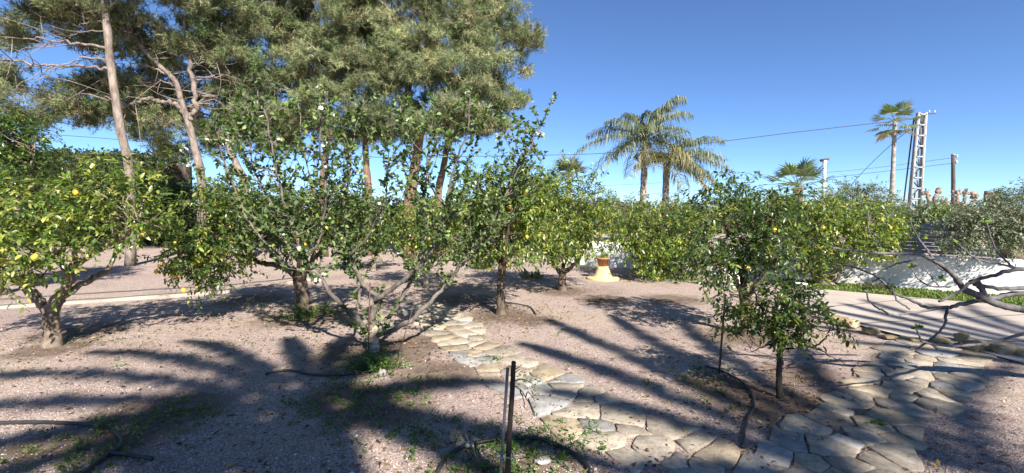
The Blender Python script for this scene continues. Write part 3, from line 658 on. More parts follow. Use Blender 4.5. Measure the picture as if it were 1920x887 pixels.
for L, dz, r in limbs:
    n = len(L); t.limb(np.array([at(a, b, AD + dz * (i / (n - 1)) ** 1.3) for i, (a, b) in enumerate(L)]), r, .006, n=5, frac=.42, wig=.008)
ND = np.array([q for q, _ in t.nodes])
APL = ([(.045, .078, .024), (.08, .125, .038), (.13, .185, .055), (.2, .26, .08)], [3, 4, 2.6, 1])
mbb, mbl = MB(), MB(); LP, LD, LN, LS = [], [], [], []; tips = []
for i in range(390):
    a = ND[RNG.integers(len(ND))]; u = nrm(np.array([RNG.normal() * .6 + .12 * (a[0] - TREES['apple'][0]), RNG.normal() * .55, RNG.uniform(.25, 1.1)])); L = RNG.uniform(.22, .72) * np.clip((3.15 - a[2]) / .9, .3, 1)
    m = a + u * L * .5 + .05 * RNG.standard_normal(3); e = m + nrm(u + np.array([0, 0, .4])) * L * .5; Q = smooth_path([a, m, e], 4); tube(mbb, Q, np.linspace(.0055, .002, len(Q)), 4, 0, False); tips.append(e)
    k = int(L / .019); tt = RNG.uniform(.15, 1, k); P = np.stack([np.interp(tt * (len(Q) - 1), np.arange(len(Q)), Q[:, j]) for j in range(3)], -1)
    r_ = sph(k); LP.append(P); LD.append(nrm(u * .7 + r_)); LN.append(np.array([0, 0, .7]) + .7 * sph(k)); LS.append(RNG.uniform(.038, .068, k))
    k = 6; LP.append(np.tile(e, (k, 1))); LD.append(nrm(u * .8 + sph(k))); LN.append(np.array([0, 0, .7]) + .6 * sph(k)); LS.append(RNG.uniform(.04, .07, k))
for i in range(480):                                                    # spurs with leaf rosettes
    a = ND[RNG.integers(len(ND))]; e = a + sph(1)[0] * .07; tube(mbb, np.array([a, e]), [.004, .003], 4, 0, False); k = 6
    LP.append(np.tile(e, (k, 1))); LD.append(sph(k)); LN.append(np.array([0, 0, .7]) + .6 * sph(k)); LS.append(RNG.uniform(.035, .065, k)); tips.append(e)
mbb.build('shoots', M['apple_bark'], t.tr, True, kind='stuff')
LP, LD, LN, LS = map(np.concatenate, (LP, LD, LN, LS)); m = len(LP)
big = np.zeros(m, bool); big[np.argsort(-(LS / LP[:, 1]) * (1 + .2 * RNG.random(m)))[:300]] = True
APT = (LEAF8[0] * np.array([1.45, 1, 1]), LEAF8[1])
leaves(mbl, APT, LP[~big], LD[~big], LN[~big], LS[~big], palette((~big).sum(), *APL))
cr = mbl.build('crown', M['apple_leaf'], t.root, kind='stuff')
single_leaves(cr, APT, LP[big], LD[big], LN[big], LS[big], APL, 'apple_leaf', t.base)
# blossom clusters: several five-petalled flowers each
def blossom_mesh(seed):
    rng = np.random.default_rng(seed); mb = MB(); pt = np.array([[0, 0, 0], [-.32, .45, .1], [.32, .45, .1], [-.22, .85, .16], [.22, .85, .16], [0, .5, .04]]); pf = np.array([[0, 5, 1], [0, 2, 5], [1, 5, 3], [5, 2, 4], [3, 5, 4]])
    for _ in range(5):
        c = nrm(rng.standard_normal(3)) * .028; ax = nrm(c + np.array([0, -.02, .015])); x = nrm(np.cross(ax, [.3, .2, .9])); y = np.cross(ax, x)
        for k in range(5):
            a = k * 1.2566 + rng.uniform(-.1, .1); d = x * math.cos(a) + y * math.sin(a) + ax * .25
            leaves(mb, (pt, pf), c[None], d[None], ax[None], .021, np.array([[.82, .76, .78]]) * rng.uniform(.92, 1.05))
        leaves(mb, LEAF4, c[None], ax[None], x[None], .008, np.array([[.6, .5, .15]]))
    return mb.mesh('blossom', M['petal'])
bm_ = [blossom_mesh(i) for i in range(4)]
tips = np.array(tips); fr = tips[np.argsort(tips[:, 1] + .8 * RNG.random(len(tips)))][:300]
for i, q in enumerate(fr[RNG.permutation(len(fr))[:52]]):
    o = bpy.data.objects.new('blossom', bm_[i % 4]); COL.objects.link(o); o.parent = t.root; o.location = Vector(q + .02 * sph(1)[0] - t.base); o.rotation_euler = (random.uniform(-.4, .4), random.uniform(-.4, .4), random.uniform(0, 6)); s_ = random.uniform(.7, 1.15); o.scale = (s_,) * 3

# ------------------------------------------------------------------ bare fig branches reaching in from the right
FB = np.array([5.4, 3.9, 0.]); t = Tree('fig_tree', 'nearly bare grey fig tree reaching in from the right edge', 'tree', FB)
FD = 3.7
def zp(L, dz=0): return np.array([at(1400 + a / 2.771, 360 + b / 2.771, FD + dz * i / max(1, len(L) - 1)) for i, (a, b) in enumerate(L)])
j1 = zp([(1700, 640)])[0]
t.trunk(np.array([FB, FB + (-.05, 0, .25), FB + (-.12, -.05, .5), j1]), .085, .06, M['fig_bark'], rough=.03)
FG = [([(1640, 640), (1441, 612), (1300, 580), (1200, 540), (1130, 505)], .034, .026, .0), ([(1130, 505), (1060, 420), (980, 360), (900, 325), (760, 320), (620, 310), (440, 290)], .024, .006, -.3),
      ([(1660, 560), (1441, 525), (1280, 550), (1130, 580), (1040, 600), (940, 600), (850, 560), (760, 520), (690, 450), (560, 390), (460, 375)], .026, .006, .3),
      ([(1040, 600), (860, 625), (770, 640), (690, 610), (640, 570), (615, 510)], .012, .005, -.2), ([(1040, 600), (1030, 680), (980, 750), (890, 805), (850, 812)], .013, .005, -.2),
      ([(1700, 660), (1441, 735), (1280, 780), (1100, 800), (930, 785), (880, 710)], .018, .005, -.4), ([(1680, 420), (1441, 400), (1290, 430), (1165, 470), (1100, 520), (1000, 570)], .02, .01, -.1),
      ([(1400, 402), (1370, 380), (1290, 290), (1245, 160)], .012, .005, .2), ([(980, 360), (930, 290), (890, 240), (840, 130)], .011, .006, .2),
      ([(1420, 400), (1320, 375), (1200, 350), (1130, 300), (1100, 270)], .010, .005, -.3), ([(900, 345), (800, 370), (690, 400), (600, 395)], .009, .004, -.2),
      ([(1060, 420), (1010, 400), (975, 365)], .008, .005, .1), ([(1060, 490), (960, 490), (890, 450), (855, 395)], .009, .004, .2), ([(1000, 490), (950, 430), (920, 385)], .007, .004, .1),
      ([(850, 610), (780, 560), (755, 490)], .008, .005, .1), ([(1441, 500), (1300, 500), (1180, 480)], .018, .014, .0), ([(690, 450), (640, 465), (590, 450), (540, 395)], .007, .003, -.1),
      ([(760, 300), (690, 270), (640, 220), (630, 95)], .008, .004, .1), ([(1240, 540), (1200, 470), (1165, 465)], .022, .02, .0)]
for L, r0, r1, dz in FG: t.limb(zp(L, dz), r0 * .92, r1, n=6, sides=8, rough=.05, wig=.003)
mb = MB(); tipl = [(840, 128), (1100, 268), (615, 508), (755, 488), (920, 240), (855, 393), (880, 708), (1245, 158), (1030, 300), (630, 92), (890, 700), (1015, 450)]
for a, b in tipl:
    q = zp([(a, b)], 0)[0]; k = 6
    leaves(mb, APT, np.tile(q, (k, 1)) + .004 * sph(k), nrm(sph(k) * .8 + np.array([0, 0, .7])), sph(k), RNG.uniform(.02, .05, k), palette(k, [(.1, .17, .03), (.2, .26, .05)], [1, 1]))
mb.build('buds', M['weed'], t.root, kind='stuff')

# ------------------------------------------------------------------ pines
PINE = ([(.085, .118, .058), (.155, .192, .09), (.24, .265, .135), (.33, .325, .18)], [2.2, 4, 3.2, 1.3])
def pine(T, lobes, nclus, tufts=15, needles=15, spread=.14, nl=.17, lo=.15, gap=.9, nbranch=110, pal=PINE, dead=0, w=.0075):
    nclus = int(nclus * 1.75)
    sub = []
    for c, r in lobes:                                                  # break each lobe into foliage pads with gaps between
        k_ = int(np.clip(5 + 3.2 * np.prod(r) ** (1 / 3) * 1.6, 6, 14))
        for u in sph(k_): f = RNG.uniform(.26, .46); sub.append((c + u * r * RNG.uniform(.45, .95), np.maximum(r * f, .28) * np.array([1.15, 1.15, .8])))
    C, U = clumps(sub, nclus, lo, gap, float(RNG.random() * 9)); T.connect(C[RNG.permutation(len(C))[:nbranch]], .035, .007, sides=4, sag=.12)
    n = len(C) * tufts; B = np.repeat(C, tufts, 0) + RNG.standard_normal((n, 3)) * spread * np.array([1, 1, .75]); UU = np.repeat(U, tufts, 0); D = nrm(UU * .5 + sph(n) * .6 + np.array([0, 0, .55]))
    mb = MB(); thin(mb, B - D * .16, B + D * .1, .004, (.2, .16, .12))
    m = n * needles; d = nrm(np.repeat(D, needles, 0) * .75 + sph(m) * .85); p = np.repeat(B, needles, 0) + np.repeat(D, needles, 0) * RNG.uniform(-.1, .1, (m, 1))
    x = nrm(np.cross(d, sph(m))); L = nl * RNG.uniform(.7, 1.2, (m, 1)); tip = p + d * L; tip[:, 2] -= .02
    V = np.stack([p - x * w, p + x * w, tip], 1); col = np.repeat(np.where(RNG.random((n, 1)) < .8, np.repeat(palette(len(C), *pal, jit=.2), tufts, 0), palette(n, *pal)), needles, 0)
    mb.add(V.reshape(-1, 3), np.arange(m * 3).reshape(-1, 3), np.repeat(col, 3, 0)); mb.build('crown', M['needle'], T.root, kind='stuff')
    if dead:                                                            # bare dead twigs low in the crown
        mb = MB(); ND = np.array([q for q, _ in T.nodes])
        for _ in range(dead):
            a = ND[RNG.integers(len(ND))]; u = nrm(np.array([RNG.normal(), RNG.normal() * .6, RNG.normal() * .35])); L = RNG.uniform(.5, 1.9); b = a + u * L * .5 + .1 * RNG.standard_normal(3); c = b + nrm(u + .5 * sph(1)[0]) * L * .5
            Q = smooth_path([a, b, c], 4); tube(mb, Q, np.linspace(.016, .005, len(Q)), 4, 0, False)
        mb.build('dead_twigs', M['pine_bark'], T.tr, True, kind='stuff')
def pine_tree(label, d, trunk, r0, r1, limbs_, lobes, nclus, barkm='pine_bark', **kw):
    b = at(trunk[0][0], HOR + CAMH * F / d, d); b[2] = 0
    T = Tree('pine_tree', label, 'tree', b, 'tall pines behind the grove'); P = px_path(trunk, d); P = np.vstack([[b[0] + .02, b[1], -.05], P]); T.trunk(P, r0, r1, M[barkm], n=6, sides=12, rough=.04, flare=1.2)
    for L, a, c in limbs_: T.limb(px_path(L, d), a, c, n=6, sides=7, wig=.03)
    pine(T, lobes_px([(x, y, dd, rx, ry) for x, y, dd, rx, ry in lobes]), nclus, **kw); return T
pine_tree('tall straight pine with pale bare trunk at left and long bare side branches', 14, [(243, 330), (228, 250), (212, 150), (200, 40), (196, -60), (200, -160)], .13, .09,
          [([(206, 130), (160, 126), (100, 123), (50, 118), (-10, 108, -.5), (-90, 90, -.8)], .045, .015), ([(203, 90), (150, 82), (100, 78), (40, 72, .4), (-60, 70, .6)], .045, .015), ([(204, 112), (160, 108, -.2), (120, 120, -.4), (90, 140, -.5), (60, 158, -.6)], .03, .008),
           ([(200, 42), (165, 42), (145, 48), (90, 35, .3), (20, 5, .5)], .035, .01), ([(199, 60), (160, 58), (130, 70), (90, 60)], .025, .008), ([(100, 78), (60, 90, .3), (10, 95, .5)], .02, .006), ([(100, 123), (70, 140, -.2), (30, 165, -.4)], .02, .006), ([(197, 20), (240, -10), (290, -30)], .04, .015), ([(205, 120), (170, 95, .6), (140, 85, 1.0)], .02, .008), ([(198, -60), (120, -90), (60, -100)], .05, .02)],
          [(90, 10, 14.3, 120, 28), (250, -70, 14, 170, 70), (40, 200, 16, 100, 42), (20, 60, 15.5, 60, 40), (140, 215, 16.5, 60, 30), (60, -70, 14, 130, 60), (10, 150, 16, 40, 30), (120, 40, 15.5, 80, 40), (170, 170, 16.5, 60, 40), (0, 100, 16, 60, 40)], 420, dead=40)
pine_tree('pine forking low into a curved limb, second pine from the left', 15, [(378, 345), (366, 280), (352, 225), (345, 205), (332, 160), (318, 140), (285, 110), (240, 60)], .14, .05,
          [([(352, 222), (335, 200), (300, 190), (275, 186), (250, 196), (225, 194)], .085, .035), ([(355, 225), (368, 195), (362, 150), (355, 90), (348, 20)], .10, .05), ([(360, 105), (390, 95), (430, 88)], .03, .01), ([(362, 120), (395, 118), (425, 114)], .025, .008), ([(362, 145), (400, 146), (435, 138)], .025, .008), ([(355, 108), (320, 100), (290, 96)], .025, .008), ([(320, 140), (295, 132), (270, 120)], .05, .02), ([(332, 160), (300, 150, .3), (280, 155, .5)], .03, .01)],
          [(300, 70, 15.6, 100, 55), (285, 235, 16.3, 80, 40), (420, 100, 15.5, 60, 55), (370, 10, 15.4, 110, 50), (190, 185, 16.5, 80, 38), (400, 240, 16.5, 75, 40), (250, 150, 16.5, 70, 40), (350, 270, 17, 70, 22), (440, 180, 16, 50, 40), (290, -60, 15, 130, 60), (340, 120, 16.5, 80, 60), (230, 90, 16.5, 80, 60), (310, 190, 16.8, 80, 40), (420, 30, 15, 70, 50)], 640, dead=55, lo=.2)
pine_tree('leaning dark pine between the forked pine and the apple crown', 16, [(462, 360), (445, 310), (431, 275), (436, 200), (450, 120), (455, 40)], .14, .07, [([(436, 210), (470, 170), (500, 150)], .05, .015), ([(440, 180), (410, 150), (395, 130)], .05, .015)],
          [(480, 225, 16, 60, 40), (480, 120, 16, 55, 60), (470, 30, 16, 70, 55), (510, -50, 16, 90, 50), (450, 190, 16.5, 50, 40), (440, 110, 15.6, 50, 50), (430, 250, 16.3, 40, 25), (510, 255, 16.6, 60, 34)], 350, dead=20)
pine_tree('slim pine behind the left half of the apple crown', 17, [(606, 340), (612, 280), (611, 235), (600, 150), (590, 60)], .15, .07, [([(610, 230), (560, 180), (530, 150)], .06, .02), ([(600, 150), (560, 100), (540, 60)], .06, .02)],
          [(545, 50, 17, 65, 65), (530, 165, 17, 60, 50), (600, -20, 17, 90, 60), (585, 110, 16.6, 60, 60), (600, 190, 16.2, 55, 45), (560, 225, 16.4, 50, 25), (620, 60, 16.4, 60, 50), (600, 250, 17.2, 50, 28)], 410, 'pine_bark_red', dead=15)
pine_tree('red-barked pine with upright trunk, middle of the right-hand clump', 17.5, [(690, 350), (686, 300), (685, 245), (690, 170), (690, 60)], .15, .08, [([(686, 240), (640, 190), (610, 170)], .06, .02), ([(690, 160), (730, 120), (760, 60)], .06, .02)],
          [(645, 110, 17, 60, 60), (640, 190, 16.8, 60, 40), (690, 30, 17.5, 80, 55), (700, 150, 16.6, 65, 55), (700, -60, 17.5, 100, 50), (690, 215, 16.4, 55, 28), (660, 40, 16.4, 60, 50), (670, 245, 17.4, 50, 26)], 420, 'pine_bark_red', dead=15)
pine_tree('thick red-barked pine carrying the big rounded crown right of centre', 16.5, [(768, 370), (774, 340), (787, 245), (782, 200), (765, 180), (775, 110), (800, 20)], .22, .1, [([(786, 240), (820, 190), (870, 150)], .09, .03), ([(770, 175), (740, 140), (720, 100)], .07, .02), ([(778, 110), (830, 60), (870, 20)], .07, .02)],
          [(780, 125, 16.3, 90, 65), (830, 40, 16.6, 90, 60), (860, 185, 16.3, 70, 45), (740, 205, 16.3, 50, 35), (790, -60, 16.6, 130, 60), (890, 110, 16.4, 60, 55), (800, 215, 15.7, 70, 32), (760, 60, 15.8, 80, 50), (850, 130, 15.6, 70, 60), (740, 240, 16.8, 45, 24), (840, 235, 16.8, 55, 26)], 620, 'pine_bark_red', dead=20)
pine_tree('right-most pine of the clump, its crown ending against open sky', 18, [(820, 380), (832, 310), (845, 260), (880, 190), (915, 120), (930, 40)], .16, .07, [([(870, 205), (910, 200), (940, 205)], .05, .02), ([(910, 130), (960, 100), (995, 80)], .05, .015)],
          [(965, 60, 17.6, 55, 55), (930, 145, 17.6, 55, 50), (925, 225, 17.2, 50, 28), (900, -30, 17.6, 90, 50), (985, 95, 17.6, 32, 42), (965, 190, 17.4, 28, 22), (890, 60, 17.8, 60, 60), (875, 235, 16.6, 50, 22), (900, 180, 16.5, 55, 40)], 380, 'pine_bark_red', dead=10)

# ------------------------------------------------------------------ palms
def pinnate(mb, base, az, el, L, nleaf=46, sag=1.0, ll=.55, pal=None, w=.016, hang=.55):
    t_ = np.linspace(0, 1, 14); h = np.array([math.cos(az), math.sin(az), 0])
    P = base + h[None] * (L * (t_ * math.cos(el) + .12 * t_ ** 2 * math.sin(el)))[:, None]; P[:, 2] += L * (t_ * math.sin(el) - sag * .62 * t_ ** 2.2)
    tube(mb, P, np.linspace(.028, .006, 14), 5, 0, False, (.2, .2, .09))
    tt = np.repeat(np.linspace(.16, .99, nleaf), 2); sd = np.tile([1, -1], nleaf); Q = np.stack([np.interp(tt * 13, np.arange(14), P[:, j]) for j in range(3)], -1)
    T_ = nrm(np.gradient(P, axis=0)); TT = nrm(np.stack([np.interp(tt * 13, np.arange(14), T_[:, j]) for j in range(3)], -1)); side = nrm(np.cross(TT, np.array([0, 0, 1.])))
    k = len(tt); d = nrm(TT * .55 + side * (sd * .85)[:, None] + .34 * sph(k) + np.array([0, 0, .15])); l_ = ll * (np.sin(np.pi * (.12 + .8 * tt)) ** .6) * RNG.uniform(.8, 1.1, k)
    mid = Q + d * (l_ * .5)[:, None]; tip = mid + nrm(d + np.array([0, 0, -hang * 2.2]))* (l_ * .5)[:, None]; x = nrm(np.cross(d, np.array([0, 0, 1.]) + .3 * sph(k))) * w
    V = np.stack([Q - x * .6, Q + x * .6, mid - x, mid + x, tip], 1); f = np.array([[0, 1, 3], [0, 3, 2], [2, 3, 4]])
    col = np.repeat(palette(k, *pal), 5, 0); mb.add(V.reshape(-1, 3), (f[None] + (np.arange(k) * 5)[:, None, None]).reshape(-1, 3), col)
def fan(mb, base, az, el, Lp, R, pal, nseg=17, arc=1.75):
    h = np.array([math.cos(az), math.sin(az), 0]); u = h * math.cos(el) + np.array([0, 0, math.sin(el)]); side = np.array([-math.sin(az), math.cos(az), 0.]); nn_ = np.cross(side, u)
    e = base + u * Lp - np.array([0, 0, .12 * Lp]); tube(mb, smooth_path([base, base + u * Lp * .55, e], 3), .016, 4, 0, False, (.2, .2, .1))
    a = np.linspace(-arc / 1.15, arc / 1.15, nseg); d = u[None] * np.cos(a)[:, None] + side[None] * np.sin(a)[:, None] + nn_ * (-.12 + .1 * np.abs(a))[:, None]; l_ = R * (1 - .1 * np.abs(a)) * RNG.uniform(.85, 1.05, nseg)
    x = nrm(np.cross(d, nn_ + .2 * sph(nseg))) * (R * .055); m = e + d * (l_ * .6)[:, None]; tip = m + nrm(d + np.array([0, 0, -.25 - .35 * RNG.random()])) * (l_ * .42)[:, None]
    E = np.tile(e, (nseg, 1)); V = np.stack([E, m - x, m + x, tip], 1); f = np.array([[0, 2, 1], [1, 2, 3]])
    mb.add(V.reshape(-1, 3), (f[None] + (np.arange(nseg) * 4)[:, None, None]).reshape(-1, 3), np.repeat(palette(nseg, *pal), 4, 0))
PALM = ([(.085, .11, .065), (.13, .155, .095), (.19, .205, .135), (.27, .27, .19)], [3, 4, 3, 1.4]); PALM_Y = ([(.19, .185, .085), (.24, .22, .11), (.14, .155, .08), (.3, .25, .16)], [3, 3, 2, 2]); PALM_G = ([(.05, .085, .03), (.08, .12, .045), (.13, .16, .06)], [3, 4, 2]); PALM_F = ([(.085, .125, .06), (.13, .17, .085), (.19, .22, .12)], [3, 4, 2]); PALM_DRY = ([(.3, .22, .1), (.22, .16, .08)], [1, 1])
def palm_tree(name, label, px, py, d, r0, r1, lean=0., mat_='palm_bark', group=None, rings=True):
    c = at(px, py, d); b = np.array([c[0] - lean, c[1], 0.]); T = Tree(name, label, 'palm tree', b, group)
    Q = smooth_path([b + (0, 0, -.05), b + (lean * .3, 0, c[2] * .4), c], 14); t_ = np.linspace(0, 1, len(Q)); r = r0 + (r1 - r0) * t_
    if rings: r = r * (1 + .07 * np.sin(np.arange(len(r)) * 1.9))
    T.tr = tube(MB(), Q, r, 12, .03).build('trunk', M[mat_], T.root, True); T.top = c; return T
def each_frond(T, fn, k, mat_='palm'):
    for i in range(k):
        mb = MB(); fn(mb, i); mb.build('frond', M[mat_], T.root)
q = palm_tree('queen_palm', 'taller feathery palm with grey trunk and arching fronds beyond the wall', 1210, 268, 22, .17, .15, .1)
fr_ = [(-.2, 1.2, 3.3), (2.6, .6, 2.9), (3.3, .25, 3.0), (2.9, .9, 2.3), (.4, 1.2, 2.9), (-.9, .8, 2.6), (3.6, -.15, 2.9), (1.6, .7, 2.4), (4.4, .5, 2.3), (5.2, .45, 2.3), (.1, .4, 2.2), (1.0, .3, 2.4), (2.1, .2, 2.2), (4.0, .05, 2.3), (5.7, -.1, 2.0), (4.8, -.4, 1.6), (3.9, -.6, 1.6), (.9, 1.35, 2.4), (2.2, 1.2, 2.4)]
each_frond(q, lambda mb, i: pinnate(mb, q.top + (0, 0, .15), fr_[i][0], fr_[i][1], fr_[i][2] * 1.12, 80, .72, .9, PALM if i not in (14, 15, 16) else PALM_Y, hang=1.3, w=.018), len(fr_))
q2 = palm_tree('queen_palm', 'shorter yellowing feathery palm on the right of the taller one', 1250, 305, 23, .17, .16, .05)
f2 = [(-.05, .75, 3.2), (.1, .45, 3.0), (-.3, .2, 2.8), (.5, .9, 2.4), (.9, .3, 2.4), (-.8, .4, 2.3), (1.6, .5, 2.0), (2.6, .6, 1.6), (3.4, .2, 1.5), (-.1, -.1, 2.3), (4.4, .3, 2.0), (5.3, .0, 2.2), (4.9, -.4, 1.8), (-.5, -.3, 2.0)]
each_frond(q2, lambda mb, i: pinnate(mb, q2.top + (0, 0, .15), f2[i][0], f2[i][1], f2[i][2] * 1.08, 80, .7, .9, PALM if i < 7 else PALM_Y, hang=1.3, w=.018), len(f2))
def fan_palm(T, k, Lp, R, pal, lo=-.5, hi=1.35, dry=0):
    def fn(mb, i):
        u = (i + .5) / k; el = hi + (lo - hi) * u; fan(mb, T.top + (0, 0, .05), i * 2.4 + .3, el, Lp * RNG.uniform(.85, 1.1), R * RNG.uniform(.9, 1.1), PALM_DRY if i >= k - dry else pal)
    each_frond(T, fn, k)
p = palm_tree('fan_palm', 'small pale fan palm poking above the yellowish lemon tree', 1068, 332, 20, .14, .12); fan_palm(p, 18, .5, .6, PALM, -.3)
p = palm_tree('fan_palm', 'stocky dark fan palm beside the white lamp post', 1496, 352, 24, .26, .24, 0, 'olive_bark'); fan_palm(p, 19, 1.05, .85, PALM_F, -.45, 1.3, 2)
p = palm_tree('fan_palm', 'very tall slender fan palm standing next to the lattice pylon', 1678, 228, 30, .16, .11, 0); fan_palm(p, 20, .85, .8, PALM_F, -.9, 1.25, 2)
# palms behind the camera that shade the foreground
def back_palm(label, ground_pt, H, fr, ll=.3):
    S = np.array(SUNV); c = np.array([ground_pt[0], ground_pt[1], 0]) + S * (H / S[2]); b = np.array([c[0], c[1], 0.])
    T = Tree('date_palm', label, 'palm tree', b, 'date palms behind the viewpoint'); tube_ = smooth_path([b, b + (.05, 0, H * .5), c], 10)
    T.tr = tube(MB(), tube_, .2 + .025 * np.sin(np.arange(len(tube_)) * 2.1), 12, .04).build('trunk', M['palm_bark'], T.root, True); T.top = c
    def fn(mb, i): dx, dy, el, L = fr[i]; pinnate(mb, c, math.atan2(dy, dx), el, L, 110, .4 + max(el, 0) * .3, ll, PALM_G, w=.034, hang=.2)
    each_frond(T, fn, len(fr))
back_palm('date palm behind the viewpoint whose frond shadows fan over the left gravel', gp(585, 765)[:2], 5.5,
    [(-1, .95, .15, 3.8), (-1, .62, .15, 4.2), (-1, .34, .12, 4.8), (-1, .06, .12, 4.6), (-1, -.25, .12, 3.4), (-.55, 1, .15, 3.0), (-.25, 1, .2, 2.6), (.02, 1, .2, 2.2), (.3, 1, .5, 1.5), (.9, .35, .3, 1.7), (1, -.3, .2, 2.4), (-.5, -1, .2, 2.6), (-.15, -1, .15, 2.8), (.2, -1, .2, 2.8), (.6, -1, .2, 2.6), (-.75, -.75, .15, 2.8), (-.3, -.8, .8, 2.4), (.5, -.5, .9, 2.4), (-.45, -.5, 1.0, 2.0), (0, -1, .5, 2.4), (.8, -.6, .4, 2.4), (.3, -1, .1, 2.8), (-.3, -1, .1, 2.8), (-.6, -.6, .4, 2.6), (.1, -.7, 1.1, 2.2), (-.2, -.9, .35, 2.6), (.45, -.8, .6, 2.4), (-.9, -.5, .5, 2.2), (.05, -1, -.1, 2.6)], .24)
back_palm('date palm behind the viewpoint whose shadow streaks cross the middle gravel', (2.7, 2.0), 6.0,
    [(-.95, 1, .1, 4.0), (-.66, 1, .14, 5.4), (-.44, 1, .18, 6.2), (-.25, 1, .14, 6.4), (-.07, 1, .18, 5.6), (.12, 1, .12, 4.4), (.34, 1, .1, 4.4), (.6, 1, .1, 4.2), (1, .85, .1, 3.8), (1, .35, .15, 3.4), (1, -.2, .2, 3), (.6, -1, .2, 3), (-.3, -1, .2, 2.6), (-1, .5, .2, 2.4)], .26)
back_palm('date palm behind the viewpoint whose shadow streaks cross the driveway', (6.6, 3.6), 7.0,
    [(-.95, 1, .1, 4.0), (-.72, 1, .14, 4.6), (-.52, 1, .1, 5.2), (-.36, 1, .16, 5.4), (-.22, 1, .12, 5.6), (-.08, 1, .17, 5.6), (.06, 1, .12, 5.4), (.2, 1, .16, 5.2), (.36, 1, .12, 5), (.55, 1, .14, 4.6), (.8, 1, .1, 4.4), (1, .7, .1, 4), (1, .2, .2, 3.4), (1, -.6, .2, 3), (0, -1, .2, 3), (-1, -.2, .15, 2.6)], .2)


# ------------------------------------------------------------------ olives, hedge, background shrubs
OLV = ([(.10, .125, .075), (.145, .17, .11), (.2, .22, .155), (.26, .28, .21)], [3, 4, 3, 1])
def shrub(name, label, cat, base, lobes, ncl, pal, leaf, matl='olive', tr=(.08, .05), barkm='olive_bark', group=None, **kw):
    T = Tree(name, label, cat, base, group); top = np.mean([l[0] for l in lobes], axis=0); b = T.base
    T.trunk(np.array([b + (0, 0, -.03), b + (top - b) * .3 + (.04, 0, 0), b + (top - b) * .75]), tr[0], tr[1], M[barkm]); 
    for c, r in lobes: T.limb(np.array([b + (top - b) * .45, (b + (top - b) * .6 + c) / 2, c]), tr[1] * .7, tr[1] * .25)
    citrus(T, lobes, ncl, pal, leaf, tmpl=LEAF2, matl=matl, **kw); return T
ob = np.array([10.4, 9.0, 0.]); T = Tree('olive_tree', 'grey-green olive tree with thick brown trunk at the right edge before the wall', 'tree', ob)
T.trunk(np.array([ob, at(1935, 510, 9.0), at(1905, 480, 9.0), at(1880, 460, 8.9)]), .2, .13, M['olive_bark'], rough=.08)
T.limb(px_path([(1890, 468), (1860, 445), (1830, 425)], 8.9), .09, .03); T.limb(px_path([(1905, 480), (1915, 440), (1920, 400)], 9), .1, .03); T.limb(px_path([(1880, 460), (1870, 430, .4), (1860, 400, .5)], 8.9), .06, .02)
citrus(T, lobes_px([(1880, 415, 8.8, 75, 42), (1825, 428, 8.8, 48, 34), (1950, 400, 9, 80, 55), (1860, 450, 8.6, 60, 22), (1800, 445, 8.8, 30, 20)]), 310, OLV, .065, tmpl=LEAF2, matl='olive', twigs=9, per=9, spread=.11, gap=2.4)
for i, (lab, lob, n_) in enumerate([('grey olive tree rising behind the wall next to the dark fan palm', [(1595, 370, 16.5, 48, 24), (1640, 380, 16.5, 40, 20), (1560, 385, 16.5, 30, 20)], 120), ('grey olive tree between the tall fan palm and the grey fence', [(1725, 405, 14, 42, 22), (1700, 425, 14, 40, 22), (1750, 400, 14.5, 22, 18)], 100)]):
    L = lobes_px(lob); c = np.mean([l[0] for l in L], axis=0); shrub('olive_tree', lab, 'tree', c, L, n_, OLV, .1, group='olive trees behind the wall', twigs=8, per=8, spread=.2)
BUSH = ([(.03, .055, .018), (.05, .085, .025), (.09, .12, .035)], [3, 4, 2]); BUSH2 = ([(.09, .11, .05), (.13, .15, .07), (.19, .19, .1)], [3, 4, 2])
bl = [('bright green shrub showing above the grey fence', [(1770, 402, 13.6, 18, 9)], ([(.12, .2, .03), (.18, .26, .04)], [1, 1]), 26, .1), ('pale shrub beneath the yellowing palm', [(1270, 392, 19, 45, 14), (1310, 396, 19, 30, 12)], BUSH2, 60, .13),
      ('rounded shrub left of the palms beyond the wall', [(1150, 395, 19, 50, 22), (1100, 390, 20, 40, 20)], BUSH2, 70, .13), ('dark bush far behind the apple trunk', [(640, 400, 26, 60, 26), (560, 405, 26, 60, 24)], BUSH, 110, .2), ('olive-toned bush far behind the centre lemon tree', [(900, 400, 25, 60, 28), (980, 395, 25, 60, 28)], BUSH2, 110, .2),
      ('low bush on the horizon between apple and pines', [(760, 405, 27, 70, 24)], BUSH2, 80, .2), ('dark bush far behind the fruiting lemon tree', [(470, 395, 24, 60, 34), (420, 405, 24, 50, 30)], BUSH, 110, .2), ('dark shrub at the right end of the clipped conifer hedge', [(330, 380, 22, 50, 45), (290, 390, 21, 45, 40)], BUSH, 110, .18),
      ('pale shrub between the yellowing palm and the stocky fan palm', [(1430, 390, 20, 50, 18), (1380, 395, 20, 40, 16)], BUSH2, 70, .14), ('low pale bush on the horizon behind the yellowish lemon tree', [(1040, 430, 24, 50, 20)], BUSH2, 60, .2)]
for lab, lob, pal, n_, lf in bl: L = lobes_px(lob); c = np.mean([l[0] for l in L], axis=0); shrub('shrub', lab, 'shrub', c, L, n_, pal, lf, 'weed', (.09, .06), group='background shrubs', twigs=8, per=8, spread=lf * 1.6, lo=.1)
